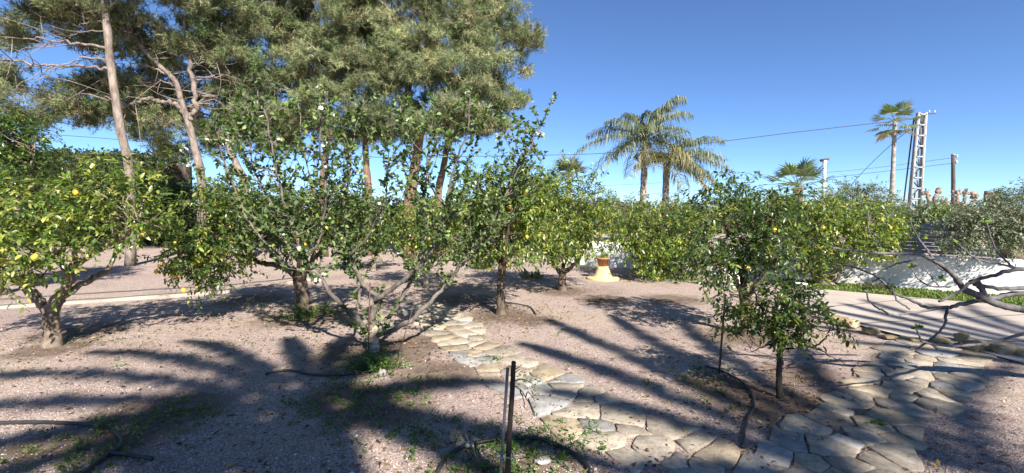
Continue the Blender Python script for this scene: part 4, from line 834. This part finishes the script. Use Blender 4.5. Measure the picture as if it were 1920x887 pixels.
# clipped conifer hedge far left
h0, h1 = at(-260, 400, 21), at(330, 400, 23); hh = at(200, 288, 21.5)[2]; mb = MB(); n = 26000; s = RNG.random(n); dep = RNG.random(n) * 1.5; face = RNG.random(n) < .75
z = np.where(face, RNG.random(n) * hh, hh); y = np.where(face, 0, dep); P = h0[None] + (h1 - h0)[None] * s[:, None]; P[:, 2] = z; P[:, 1] += y; P = P + .14 * RNG.standard_normal((n, 3)); P[:, 2] += .12 * wob(P, 1.4); P[:, 1] += .2 * wob(P, 1.1, 3)
hr = tag(empty('hedge', (*h0[:2], 0)), 'tall dark clipped conifer hedge far behind the left lemon tree', 'hedge')
leaves(mb, LEAF2, P, nrm(sph(n) + np.array([0, -.4, .4])), sph(n), RNG.uniform(.12, .26, n), palette(n, [(.03, .05, .02), (.05, .075, .028), (.09, .1, .045), (.13, .1, .06)], [4, 4, 2, .6])); mb.build('foliage', M['weed'], hr, kind='stuff')
mb = MB(); bar(mb, h0 * (1, 1, 0) + (0, .8, hh * .47), h1 * (1, 1, 0) + (0, .8, hh * .47), 1.2, hh * .93); mb.build('light_block_core', M['dark_bark'], hr)  # solid bar added inside the leaf shell to block light, not real branches
hb = tag(empty('hedge', (*at(560, 400, 33)[:2] * (1, 1), 0)), 'long low dark hedge on the horizon behind the grove', 'hedge')
a0, a1 = at(-300, 400, 30), at(1130, 400, 34); n = 22000; s = RNG.random(n); hz = 2.5; P = a0 + (a1 - a0) * s[:, None]; P[:, 2] = RNG.random(n) * (hz + .35 * wob(P, .35)); P[:, 1] += RNG.random(n) * 1.; P = P + .12 * RNG.standard_normal((n, 3)); mb = MB()
leaves(mb, LEAF2, P, nrm(sph(n) + np.array([0, 0, .4])), sph(n), RNG.uniform(.2, .4, n), palette(n, [(.04, .06, .025), (.07, .09, .035), (.12, .12, .06)], [4, 4, 2])); mb.build('foliage', M['weed'], hb, kind='stuff')
mb = MB(); bar(mb, a0 * (1, 1, 0) + (0, .7, .6), a1 * (1, 1, 0) + (0, .7, .6), .8, 1.2); mb.build('light_block_core', M['dark_bark'], hb)  # added solid core, stops light passing through the low hedge

hc = tag(empty('hedge', (*at(1500, 400, 38)[:2], 0)), 'long grey-green hedge on the horizon beyond the white wall', 'hedge')
a0, a1 = at(1060, 400, 36), at(2050, 400, 36); n = 16000; s = RNG.random(n); P = a0 + (a1 - a0) * s[:, None]; P[:, 2] = RNG.random(n) * (2.1 + .5 * wob(P, .3, 4.)); P[:, 1] += RNG.random(n) * 1.; P = P + .12 * RNG.standard_normal((n, 3)); mb = MB()
leaves(mb, LEAF2, P, nrm(sph(n) + np.array([0, 0, .4])), sph(n), RNG.uniform(.2, .4, n), palette(n, [(.06, .08, .04), (.1, .12, .06), (.16, .16, .09)], [4, 4, 2])); mb.build('foliage', M['weed'], hc, kind='stuff')
mb = MB(); bar(mb, a0 * (1, 1, 0) + (0, .7, .75), a1 * (1, 1, 0) + (0, .7, .75), .8, 1.5); mb.build('light_block_core', M['dark_bark'], hc)  # light-blocking box added within this hedge's foliage

# ------------------------------------------------------------------ grey slatted fence behind the wall
fa = at(1690, 470, 11.6); fb = at(1990, 470, 9.3); fr2 = tag(empty('fence', (fa[0], fa[1], 0)), 'grey metal fence of horizontal slats behind the white wall', 'fence')
z0 = .62; z1 = at(1745, 419, 11.2)[2]; ns = 8; sh = (z1 - z0) / ns
for i in range(ns): mb = MB(); zc = z0 + sh * (i + .5); bar(mb, (fa[0], fa[1], zc), (fb[0], fb[1], zc), .025, sh * .86); mb.build('slat', M['grey_metal'], fr2)
for s in np.linspace(0, 1, 4): mb = MB(); q = fa + (fb - fa) * s; tube(mb, np.array([(q[0], q[1] + .05, 0), (q[0], q[1] + .05, z1 + .03)]), .03, 8); mb.build('post', M['grey_metal'], fr2)

# ------------------------------------------------------------------ pylon, poles, cables
pb = at(1712, 400, 32); pb[2] = 0; pt_ = at(1722, 211, 32)[2]; py_ = tag(empty('lattice_pylon', pb), 'tapering pale concrete lattice pylon beside the tall slender palm', 'pylon')
tx = .3
for sx in (-1, 1):
    mb = MB(); bar(mb, pb + (sx * .40, 0, 0), pb + (tx + sx * .24, 0, pt_), .10, .26); mb.build('leg', M['concrete_pole'], py_)
for i in range(12):
    z = pt_ * (i + .6) / 11.8; c = pb + (tx * z / pt_, 0, z); hw = .40 - .16 * z / pt_; mb = MB(); bar(mb, c + (-hw, 0, 0), c + (hw, 0, 0), .26, .10); mb.build('rung', M['concrete_pole'], py_)
    if i < 11: sg = 1 if i % 2 else -1; mb = MB(); bar(mb, c + (-sg * hw * .8, .1, .05), c + (sg * hw * .8, .1, pt_ / 11.8 - .05), .05, .05); mb.build('brace', M['wood_pole'], py_); mb = MB(); bar(mb, c + (-hw * .25 * sg, -.05, .05), c + (-hw * .1 * sg, -.05, pt_ / 11.8 * .8), .07, .05); mb.build('brace', M['wood_pole'], py_)
mb = MB(); bar(mb, pb + (tx - .3, 0, pt_ - .12), pb + (tx + .95, 0, pt_ - .05), .08, .08); ca = mb.build('crossarm', M['wood_pole'], py_)
for x in (.5, .88): mb = MB(); lathe(mb, pb + (tx + x, 0, pt_ - .03), [(.0, 0), (.05, 0), (.03, .06), (.055, .1), (.03, .16), (0, .2)], 10); mb.build('insulator', M['glass_grey'], ca)
mb = MB(); tube(mb, np.array([pb + (-.62, .3, 0), pb + (tx - .36, .2, pt_ - .4)]), .045, 6); mb.build('strut', M['wood_pole'], py_)
wb = at(1790, 400, 31); wb[2] = 0; wt = at(1787, 290, 31); po = tag(empty('utility_pole', wb), 'brown wooden utility pole among the pollarded trees', 'pole')
tube(MB(), smooth_path([wb, wt], 6), np.linspace(.13, .10, 7), 12, .02).build('post', M['wood_pole'], po, True)
for dz in (.12, .5): mb = MB(); lathe(mb, wt + (.16, -.1, -dz - .1), [(0, 0), (.07, 0), (.05, .08), (.08, .12), (.04, .2), (0, .22)], 10); mb.build('insulator', M['glass_grey'], po)
mb = MB(); lathe(mb, wt, [(.115, -.04), (.12, .02), (0, .08)], 12); mb.build('cap', M['grey_metal'], po)
lb = at(1545, 400, 26); lb[2] = 0; lt = at(1546, 305, 26); lp = tag(empty('lamp_post', lb), 'white lamp post with small brown head right of the stocky fan palm', 'lamp post')
tube(MB(), smooth_path([lb, lt], 5), np.linspace(.10, .08, 6), 10).build('post', M['white_paint'], lp, True)
mb = MB(); bar(mb, lt + (-.22, 0, .12), lt + (.2, 0, .2), .16, .14); mb.build('lamp_head', M['wood_pole'], lp); mb = MB(); lathe(mb, lt, [(.08, -.05), (.12, 0), (.12, .1), (0, .14)], 10); mb.build('bracket', M['white_paint'], lp)
def cable(label, pts, r=.012): 
    Q = smooth_path(np.array([at(*p_) for p_ in pts]), 12); tag(tube(MB(), Q, r, 6, 0, True).build('cable', M['cable']), label, 'cable', 'overhead cables')
cable('thick overhead cable rising from the pines to the pylon top', [(-200, 235, 45), (150, 256, 43), (600, 292, 40), (1010, 291, 37.5), (1180, 284, 36), (1330, 268, 35), (1500, 247, 33.5), (1722, 222, 32)], .022)
cable('slanting cable dropping left from the pylon behind the tall palm', [(1722, 235, 32), (1690, 255, 33), (1640, 300, 35), (1596, 346, 37), (1540, 410, 40)], .02)
cable('upper thin cable running left from the wooden pole', [(1786, 296, 31), (1600, 319, 35), (1400, 334, 40), (1100, 350, 48)], .011)
cable('lower thin cable running left from the wooden pole', [(1788, 306, 31), (1600, 328, 35), (1400, 350, 40), (1100, 372, 48)], .013)

# pollarded plane trees and ivy stump
def pollard(label, px, d, arms):
    b = at(px, 400, d); b[2] = 0; T = Tree('plane_tree', label, 'tree', b, 'pollarded plane trees'); T.trunk(np.array([b, b + (0, 0, 1.), at(px, 392, d)]), .2, .16, M['plane_bark'])
    for L in arms:
        P = np.array([at(x, y, d + .2 * i) for i, (x, y) in enumerate(L)]); T.limb(P, .11, .08, rough=.12, wig=.03); mb = MB()
        for _ in range(5): c = P[-1] + .09 * RNG.standard_normal(3); r = RNG.uniform(.08, .14); lathe(mb, c, [(0.01, -r), (.75 * r, -.65 * r), (r, 0), (.75 * r, .65 * r), (0.01, r)], 8)
        for _ in range(4): c = P[-1]; tube(mb, np.array([c, c + nrm(np.array([RNG.normal() * .5, RNG.normal() * .3, 1])) * .3]), .025, 5)
        mb.build('knuckle', T.bark, T.tr, True)
pollard('pollarded plane tree with clubbed bare limbs left of the wooden pole', 1757, 28, [[(1757, 395), (1742, 375), (1737, 362)], [(1757, 392), (1752, 372), (1760, 360)], [(1757, 394), (1770, 385), (1768, 378)]])
pollard('pollarded plane tree with clubbed bare limbs right of the wooden pole', 1805, 28, [[(1805, 395), (1795, 380), (1796, 362)], [(1805, 395), (1808, 375), (1812, 362)], [(1805, 396), (1822, 382), (1826, 368)], [(1805, 396), (1778, 388), (1772, 378)]])
ib = at(1856, 400, 24); ib[2] = 0; T = Tree('palm_stump', 'ivy-topped brown stump rising above the olive crown at right', 'tree', ib); T.trunk(np.array([ib, ib + (0, 0, 1.4), at(1858, 358, 24)]), .3, .26, M['plane_bark'], rough=.06)
citrus(T, lobes_px([(1862, 372, 23.7, 14, 14), (1895, 372, 24, 22, 10)]), 30, BUSH, .12, tmpl=LEAF2, matl='weed', nbranch=10, gap=None)

# ------------------------------------------------------------------ small garden things
# ochre pedestal with pot
pc = gp(1130, 522); pd = tag(empty('pedestal', pc), 'ochre plaster cone pedestal with terracotta pot on the far gravel', 'pedestal')
mb = MB(); lathe(mb, pc, [(.40, -.02), (.40, .02), (.37, .035), (.24, .05), (.21, .09), (.145, .26), (.14, .30), (0, .30)], 28); mb.build('cone', M['ochre'], pd, True)
mb = MB(); lathe(mb, pc + (0, 0, .30), [(0, 0), (.10, 0), (.15, .18), (.17, .18), (.17, .22), (.13, .22), (.12, .18), (0, .17)], 20); mb.build('pot', M['terracotta'], pd)
mb = MB(); n = 160; leaves(mb, LEAF4, pc + (0, 0, .48) + .1 * sph(n), nrm(sph(n) + np.array([0, 0, .6])), sph(n), .09, palette(n, *CIT)); mb.build('pot_plant', M['leaf'], pd, kind='stuff')
# white box planter half hidden behind the wide lemon tree
bc = gp(1362, 537); bx_ = tag(empty('planter', bc), 'square white rendered planter half hidden behind the dark upright lemon tree', 'planter')
mb = MB(); rz = .5; R = np.array([[math.cos(rz), -math.sin(rz), 0], [math.sin(rz), math.cos(rz), 0], [0, 0, 1]])
for s_, o_ in (((.5, .07, .42), (0, -.22, .21)), ((.5, .07, .42), (0, .22, .21)), ((.07, .37, .418), (-.215, 0, .21)), ((.07, .37, .418), (.215, 0, .21))): mb = MB(); box(mb, bc + R @ np.array(o_), s_, R); mb.build('side', M['plaster'], bx_)
mb = MB(); box(mb, bc + (0, 0, .16), (.36, .36, .3), R); mb.build('soil', M['dark_bark'], bx_)
# white bucket
bc = gp(1501, 551); bk = tag(empty('bucket', bc), 'small white plastic bucket at the near end of the driveway', 'bucket')
mb = MB(); lathe(mb, bc, [(0, .005), (.085, .005), (.11, .2), (.118, .2), (.118, .215), (.104, .215), (.08, .02), (0, .02)], 22); mb.build('shell', M['white_paint'], bk, True)
mb = MB(); a = np.linspace(0, math.pi, 12); tube(mb, bc + np.stack([.115 * np.cos(a), .03 + 0 * a, .2 + .1 * np.sin(a)], -1), .004, 5); mb.build('handle', M['grey_metal'], bk)
# edging rocks along the driveway
def rock(label, px, py, w, h, seed, matn='rock', name='rock', group='rocks edging the driveway', cat='rock'):
    rng = np.random.default_rng(seed); c = gp(px, py); mb = MB(); u = []; la, lo_ = 11, 18
    for i in range(la):
        for j in range(lo_): ph = math.pi * i / (la - 1) - math.pi / 2; u.append((math.cos(ph) * math.cos(j * 6.283 / lo_), math.cos(ph) * math.sin(j * 6.283 / lo_), math.sin(ph)))
    u = np.array(u); q = u / np.max(np.abs(u), axis=1, keepdims=True); u = u * .45 + q * .55 * .8
    k = 1 + .2 * wob(u, 1.9, seed) + .11 * wob(u, 4.6, seed * 2.) + .05 * wob(u, 9., seed); V = u * k[:, None] * np.array([w / 2, w * .36, h / 2]); a = rng.uniform(-.5, .5)
    V = np.stack([V[:, 0] * math.cos(a) - V[:, 1] * math.sin(a), V[:, 0] * math.sin(a) + V[:, 1] * math.cos(a), V[:, 2] + h * .32], -1)
    I = (np.arange(la - 1)[:, None] * lo_ + np.arange(lo_)[None]).ravel(); J = (np.arange(la - 1)[:, None] * lo_ + (np.arange(lo_)[None] + 1) % lo_).ravel()
    mb.add(V + c, np.concatenate([np.stack([I, J, J + lo_], -1), np.stack([I, J + lo_, I + lo_], -1)])); tag(mb.build(name, M[matn], org=c, smooth=True), label, cat, group)
RK = [(1572, 607, .30, .2, 'first buff edging rock at the near left end of the driveway edge'), (1598, 612, .26, .17, 'second edging rock from the left along the driveway'), (1632, 624, .27, .13, 'flat edging rock lying third from the left'), (1668, 634, .2, .08, 'small sunken edging stone fourth from the left'), (1716, 640, .22, .08, 'thin edging stone in the middle of the driveway edge'),
      (1762, 643, .24, .12, 'edging rock left of the brightest yellow rock'), (1803, 641, .22, .2, 'upright yellowish edging rock, tallest of the row'), (1826, 655, .34, .2, 'broad brown edging rock under the fig branches'), (1858, 653, .2, .16, 'narrow dark edging rock between two broad ones'), (1885, 663, .34, .2, 'large rounded edging rock near the right edge'), (1915, 668, .2, .15, 'last edging rock, cut by the right edge of the picture')]
for i, (a, b, w, h, lab) in enumerate(RK): rock(lab, a, b, w * .88, h * .72, i + 3)
rock('small white stone at the foot of the apple tree', 717, 704, .085, .075, 40, 'pale_rock', 'stone', None, 'stone')
rock('flat pale stone in the weeds right of the grey stake', 1018, 866, .12, .03, 41, 'pale_rock', 'stone', None, 'stone')
rock('grey stone left of the stake by the hose ring', 880, 838, .07, .03, 43, 'pale_rock', 'stone', None, 'stone')

# grey stake, dead sapling, tie
SD = 2.5; sb = at(934, 952, SD); sb[2] = 0; sk = tag(empty('stake', sb), 'square grey wooden stake in the foreground centre', 'stake')
mb = MB(); bar(mb, at(934, 955, SD), at(952, 690, SD), .017, .016); mb.build('lath', M['lath'], sk)
mb = MB(); a = np.linspace(0, 2 * math.pi, 14); c = at(945.5, 853, SD); tube(mb, c + np.stack([.05 * np.cos(a), .034 * np.sin(a), .004 * np.sin(3 * a)], -1), .0035, 5, 0, False); tube(mb, np.array([c + (.03, -.03, 0), c + (.05, -.04, .01), c + (.065, -.035, -.012)]), .003, 4); mb.build('tie', M['tie'], sk)
db = at(950, 952, SD); db[2] = 0; db[1] += .01; T = Tree('dead_sapling', 'dark dead sapling with broken twigs tied to the grey stake', 'tree', db)
T.trunk(px_path([(950, 955), (953, 860), (958, 770), (962, 700), (963, 678)], SD + .01), .016, .013, M['black_bark'], flare=1.15, rough=.05, sides=9)
for L in ([(962, 694), (970, 690), (978, 684)], [(962, 718), (972, 712), (985, 712), (1000, 722)], [(962, 722), (975, 730), (985, 745), (995, 762)], [(985, 745), (990, 735), (1003, 752)], [(961, 700), (968, 697), (974, 694)], [(975, 730), (982, 752), (983, 768)]): T.limb(px_path(L, SD - .02), .0042, .0016, n=4, sides=5, wig=.002)
mb = MB(); n = 26; q = px_path([(990, 705), (1003, 716), (1012, 718), (985, 700), (975, 706)], SD); leaves(mb, LEAF4, q[RNG.integers(5, size=n)] + .014 * sph(n), sph(n), sph(n), .016, palette(n, [(.1, .16, .05), (.16, .2, .06)], [1, 1])); mb.build('shoot_leaves', M['weed'], T.root, kind='stuff')
# rods
def rod(label, p0, p1, r, d=None, extra=None):
    a = gp(*p0); b = at(*p1, a[1] + (d or 0)); o = tag(empty('rod', a), label, 'rod'); tube(MB(), np.array([a - (0, 0, .05), (a + b) / 2, b]), r, 7, .05).build('shaft', M['rust'], o, True)
    for e in extra or []: mb = MB(); tube(mb, np.array([at(*e[0], a[1]), at(*e[1], a[1])]), .005, 5); mb.build('arm', M['rust'], o)
rod('rusty iron rod standing against the apple trunk', (690, 662), (694, 530), .008); rod('thin leaning rod right of the apple trunk', (742, 680), (780, 560), .004, .2)
rod('dark iron rod with short side arms left of the young citrus sapling', (1348, 698), (1360, 553), .011, 0, [((1332, 632), (1357, 626)), ((1360, 560), (1372, 556))])
# hoses
def hose(label, pts, r=.013, branches=()):
    o = tag(empty('hose', (*gp(*pts[0])[:2], 0)), label, 'hose', 'black irrigation hoses')
    def mk(pp, nm): 
        Q = smooth_path([gp(a, b) for a, b in pp], 8); Q[:, 2] = ground_z(Q[:, 0], Q[:, 1]) + r * .55 + .006 * np.abs(wob(Q, 3.)); tube(MB(), Q, r, 8).build(nm, M['hose'], o, True)
    mk(pts, 'pipe')
    for b in branches: mk(b, 'pipe')
hose('black hose with a T-fork at the lower left corner', [(-40, 794), (50, 792), (110, 794), (160, 798), (205, 806), (228, 824), (222, 842), (205, 852), (170, 880), (140, 905)], .014, [[(205, 852), (240, 855), (285, 862)]])
hose('black hose running from the left to the apple trunk', [(498, 702), (540, 696), (580, 702), (630, 704), (690, 698), (740, 690)], .012)
hose('black hose curling around the foot of the grey stake', [(815, 895), (835, 862), (870, 838), (930, 826), (1000, 824), (1045, 838), (1085, 862), (1110, 890)], .014)
hose('black hose bending down past the young citrus sapling', [(1322, 688), (1352, 696), (1385, 712), (1408, 735), (1414, 762), (1400, 790), (1392, 840)], .010)
hose('thin black drip line lying along the pale kerb', [(-60, 566), (80, 556), (200, 548), (330, 541), (440, 534), (560, 520)], .009)
hose('drip hose ring around the centre lemon trunk', [(880, 585), (900, 572), (945, 568), (990, 575), (1005, 590)], .010)

# ------------------------------------------------------------------ low plants
def herb(name, label, cat, px, py, n, rad, h, leaf, pal, grass=False, group=None):
    c = gp(px, py); o = tag(empty(name, c), label, cat, group); mb = MB(); q = RNG.standard_normal((n, 2)) * rad * .5; B = np.column_stack([c[0] + q[:, 0] * .35, c[1] + q[:, 1] * .35, np.zeros(n)]); z = np.abs(RNG.normal(0.5, .3, n)) * h
    E = np.column_stack([c[0] + q[:, 0], c[1] + q[:, 1], z]); k = 1 if grass else 5
    if grass: leaves(mb, LEAF2, B, E - B + (0, 0, h * .5), sph(n), np.linalg.norm(E - B, axis=1) + h * .5, palette(n, *pal))
    else:
        thin(mb, B, E, .003, (.09, .13, .04)); m = n * k; t_ = np.tile(np.linspace(.45, 1, k), n)[:, None]; P = np.repeat(B, k, 0) * (1 - t_) + np.repeat(E, k, 0) * t_
        leaves(mb, LEAF4, P, nrm(np.repeat(E - B, k, 0) * 1.5 + sph(m) * .6), sph(m) + (0, 0, 1.), leaf * RNG.uniform(.6, 1.2, m), palette(m, *pal))
    mb.build('foliage', M['weed'], o, kind='stuff')
GREEN = ([(.05, .1, .02), (.08, .15, .03), (.13, .2, .045)], [3, 4, 2]); OLG = ([(.16, .17, .06), (.11, .14, .045)], [1, 1])
herb('leafy_herb', 'lush green herb clump at the foot of the apple trunk', 'plant', 700, 690, 120, .30, .15, .045, GREEN)
herb('leafy_herb', 'green weeds around the trunk of the fruiting lemon tree', 'plant', 572, 596, 60, .35, .28, .05, GREEN)
herb('shrub', 'low green bush on the gravel left of the centre lemon tree', 'shrub', 905, 503, 120, .5, .4, .09, GREEN); herb('grass_clump', 'yellowish grassy clump behind the centre lemon tree', 'plant', 865, 488, 150, .5, .5, .1, OLG, True)
herb('agave', 'small spiky plant on the gravel between two lemon trunks', 'plant', 1000, 523, 26, .35, .16, .1, ([(.12, .13, .08), (.16, .17, .11)], [1, 1]), True)
herb('leafy_herb', 'single bright weed on the gravel right of the stone path', 'plant', 1213, 723, 8, .05, .09, .025, GREEN); herb('leafy_herb', 'small cactus-like weed beside the T-fork of the hose', 'plant', 190, 806, 8, .05, .12, .04, ([(.14, .19, .06), (.2, .24, .09)], [1, 1]))
herb('leafy_herb', 'small green tuft growing between stones of the right path', 'plant', 1650, 798, 16, .06, .06, .025, GREEN); herb('leafy_herb', 'weed growing in the stone path just above the stake', 'plant', 932, 676, 16, .12, .05, .03, GREEN)
herb('leafy_herb', 'brown shrubby plant by the wall right of the leaning trunk', 'plant', 1640, 545, 50, .3, .22, .06, ([(.1, .08, .05), (.08, .09, .04)], [1, 1]))
# weeds scattered over soil: nobody could count them
mb = MB(); spots = [((640, 745), .35, 60), ((750, 740), .4, 70), ((600, 770), .3, 30), ((790, 800), .35, 60), ((900, 830), .35, 110), ((1010, 840), .35, 130), ((1060, 820), .25, 60), ((960, 870), .3, 90), ((280, 790), .45, 90), ((330, 780), .3, 60), ((60, 860), .4, 80), ((190, 860), .2, 30), ((90, 880), .3, 40), ((1320, 700), .3, 40), ((1345, 735), .3, 30), ((500, 575), .6, 60), ((420, 600), .6, 30), ((1000, 720), .2, 30), ((700, 720), .5, 60), ((200, 640), .5, 30), ((380, 660), .8, 40), ((1090, 640), .8, 16), ((700, 830), .5, 24), ((820, 860), .4, 30), ((1760, 640), .2, 8), ((560, 590), .5, 60)]
for (a, b), r, n in spots:
    n = int(n * .55) + 2; r = r * 1.3; c = gp(a, b); k = 9; q = RNG.standard_normal((n, 2)) * r * .45; B = np.column_stack([c[:2] + q, ground_z(c[0] + q[:, 0], c[1] + q[:, 1]) - .012]); m = n * k; P = np.repeat(B, k, 0); P = P + np.column_stack([.018 * RNG.standard_normal((m, 2)), RNG.uniform(.0, .035, m)])
    d = nrm(np.column_stack([RNG.standard_normal((m, 2)), RNG.uniform(.1, 1.4, m)])); leaves(mb, LEAF4, P, d, sph(m) + (0, 0, .8), RNG.uniform(.012, .04, m), palette(m, *(GREEN if RNG.random() < .7 else OLG)))
tag(mb.build('weeds', M['weed']), 'small green weeds sprouting from the soil', kind='stuff')
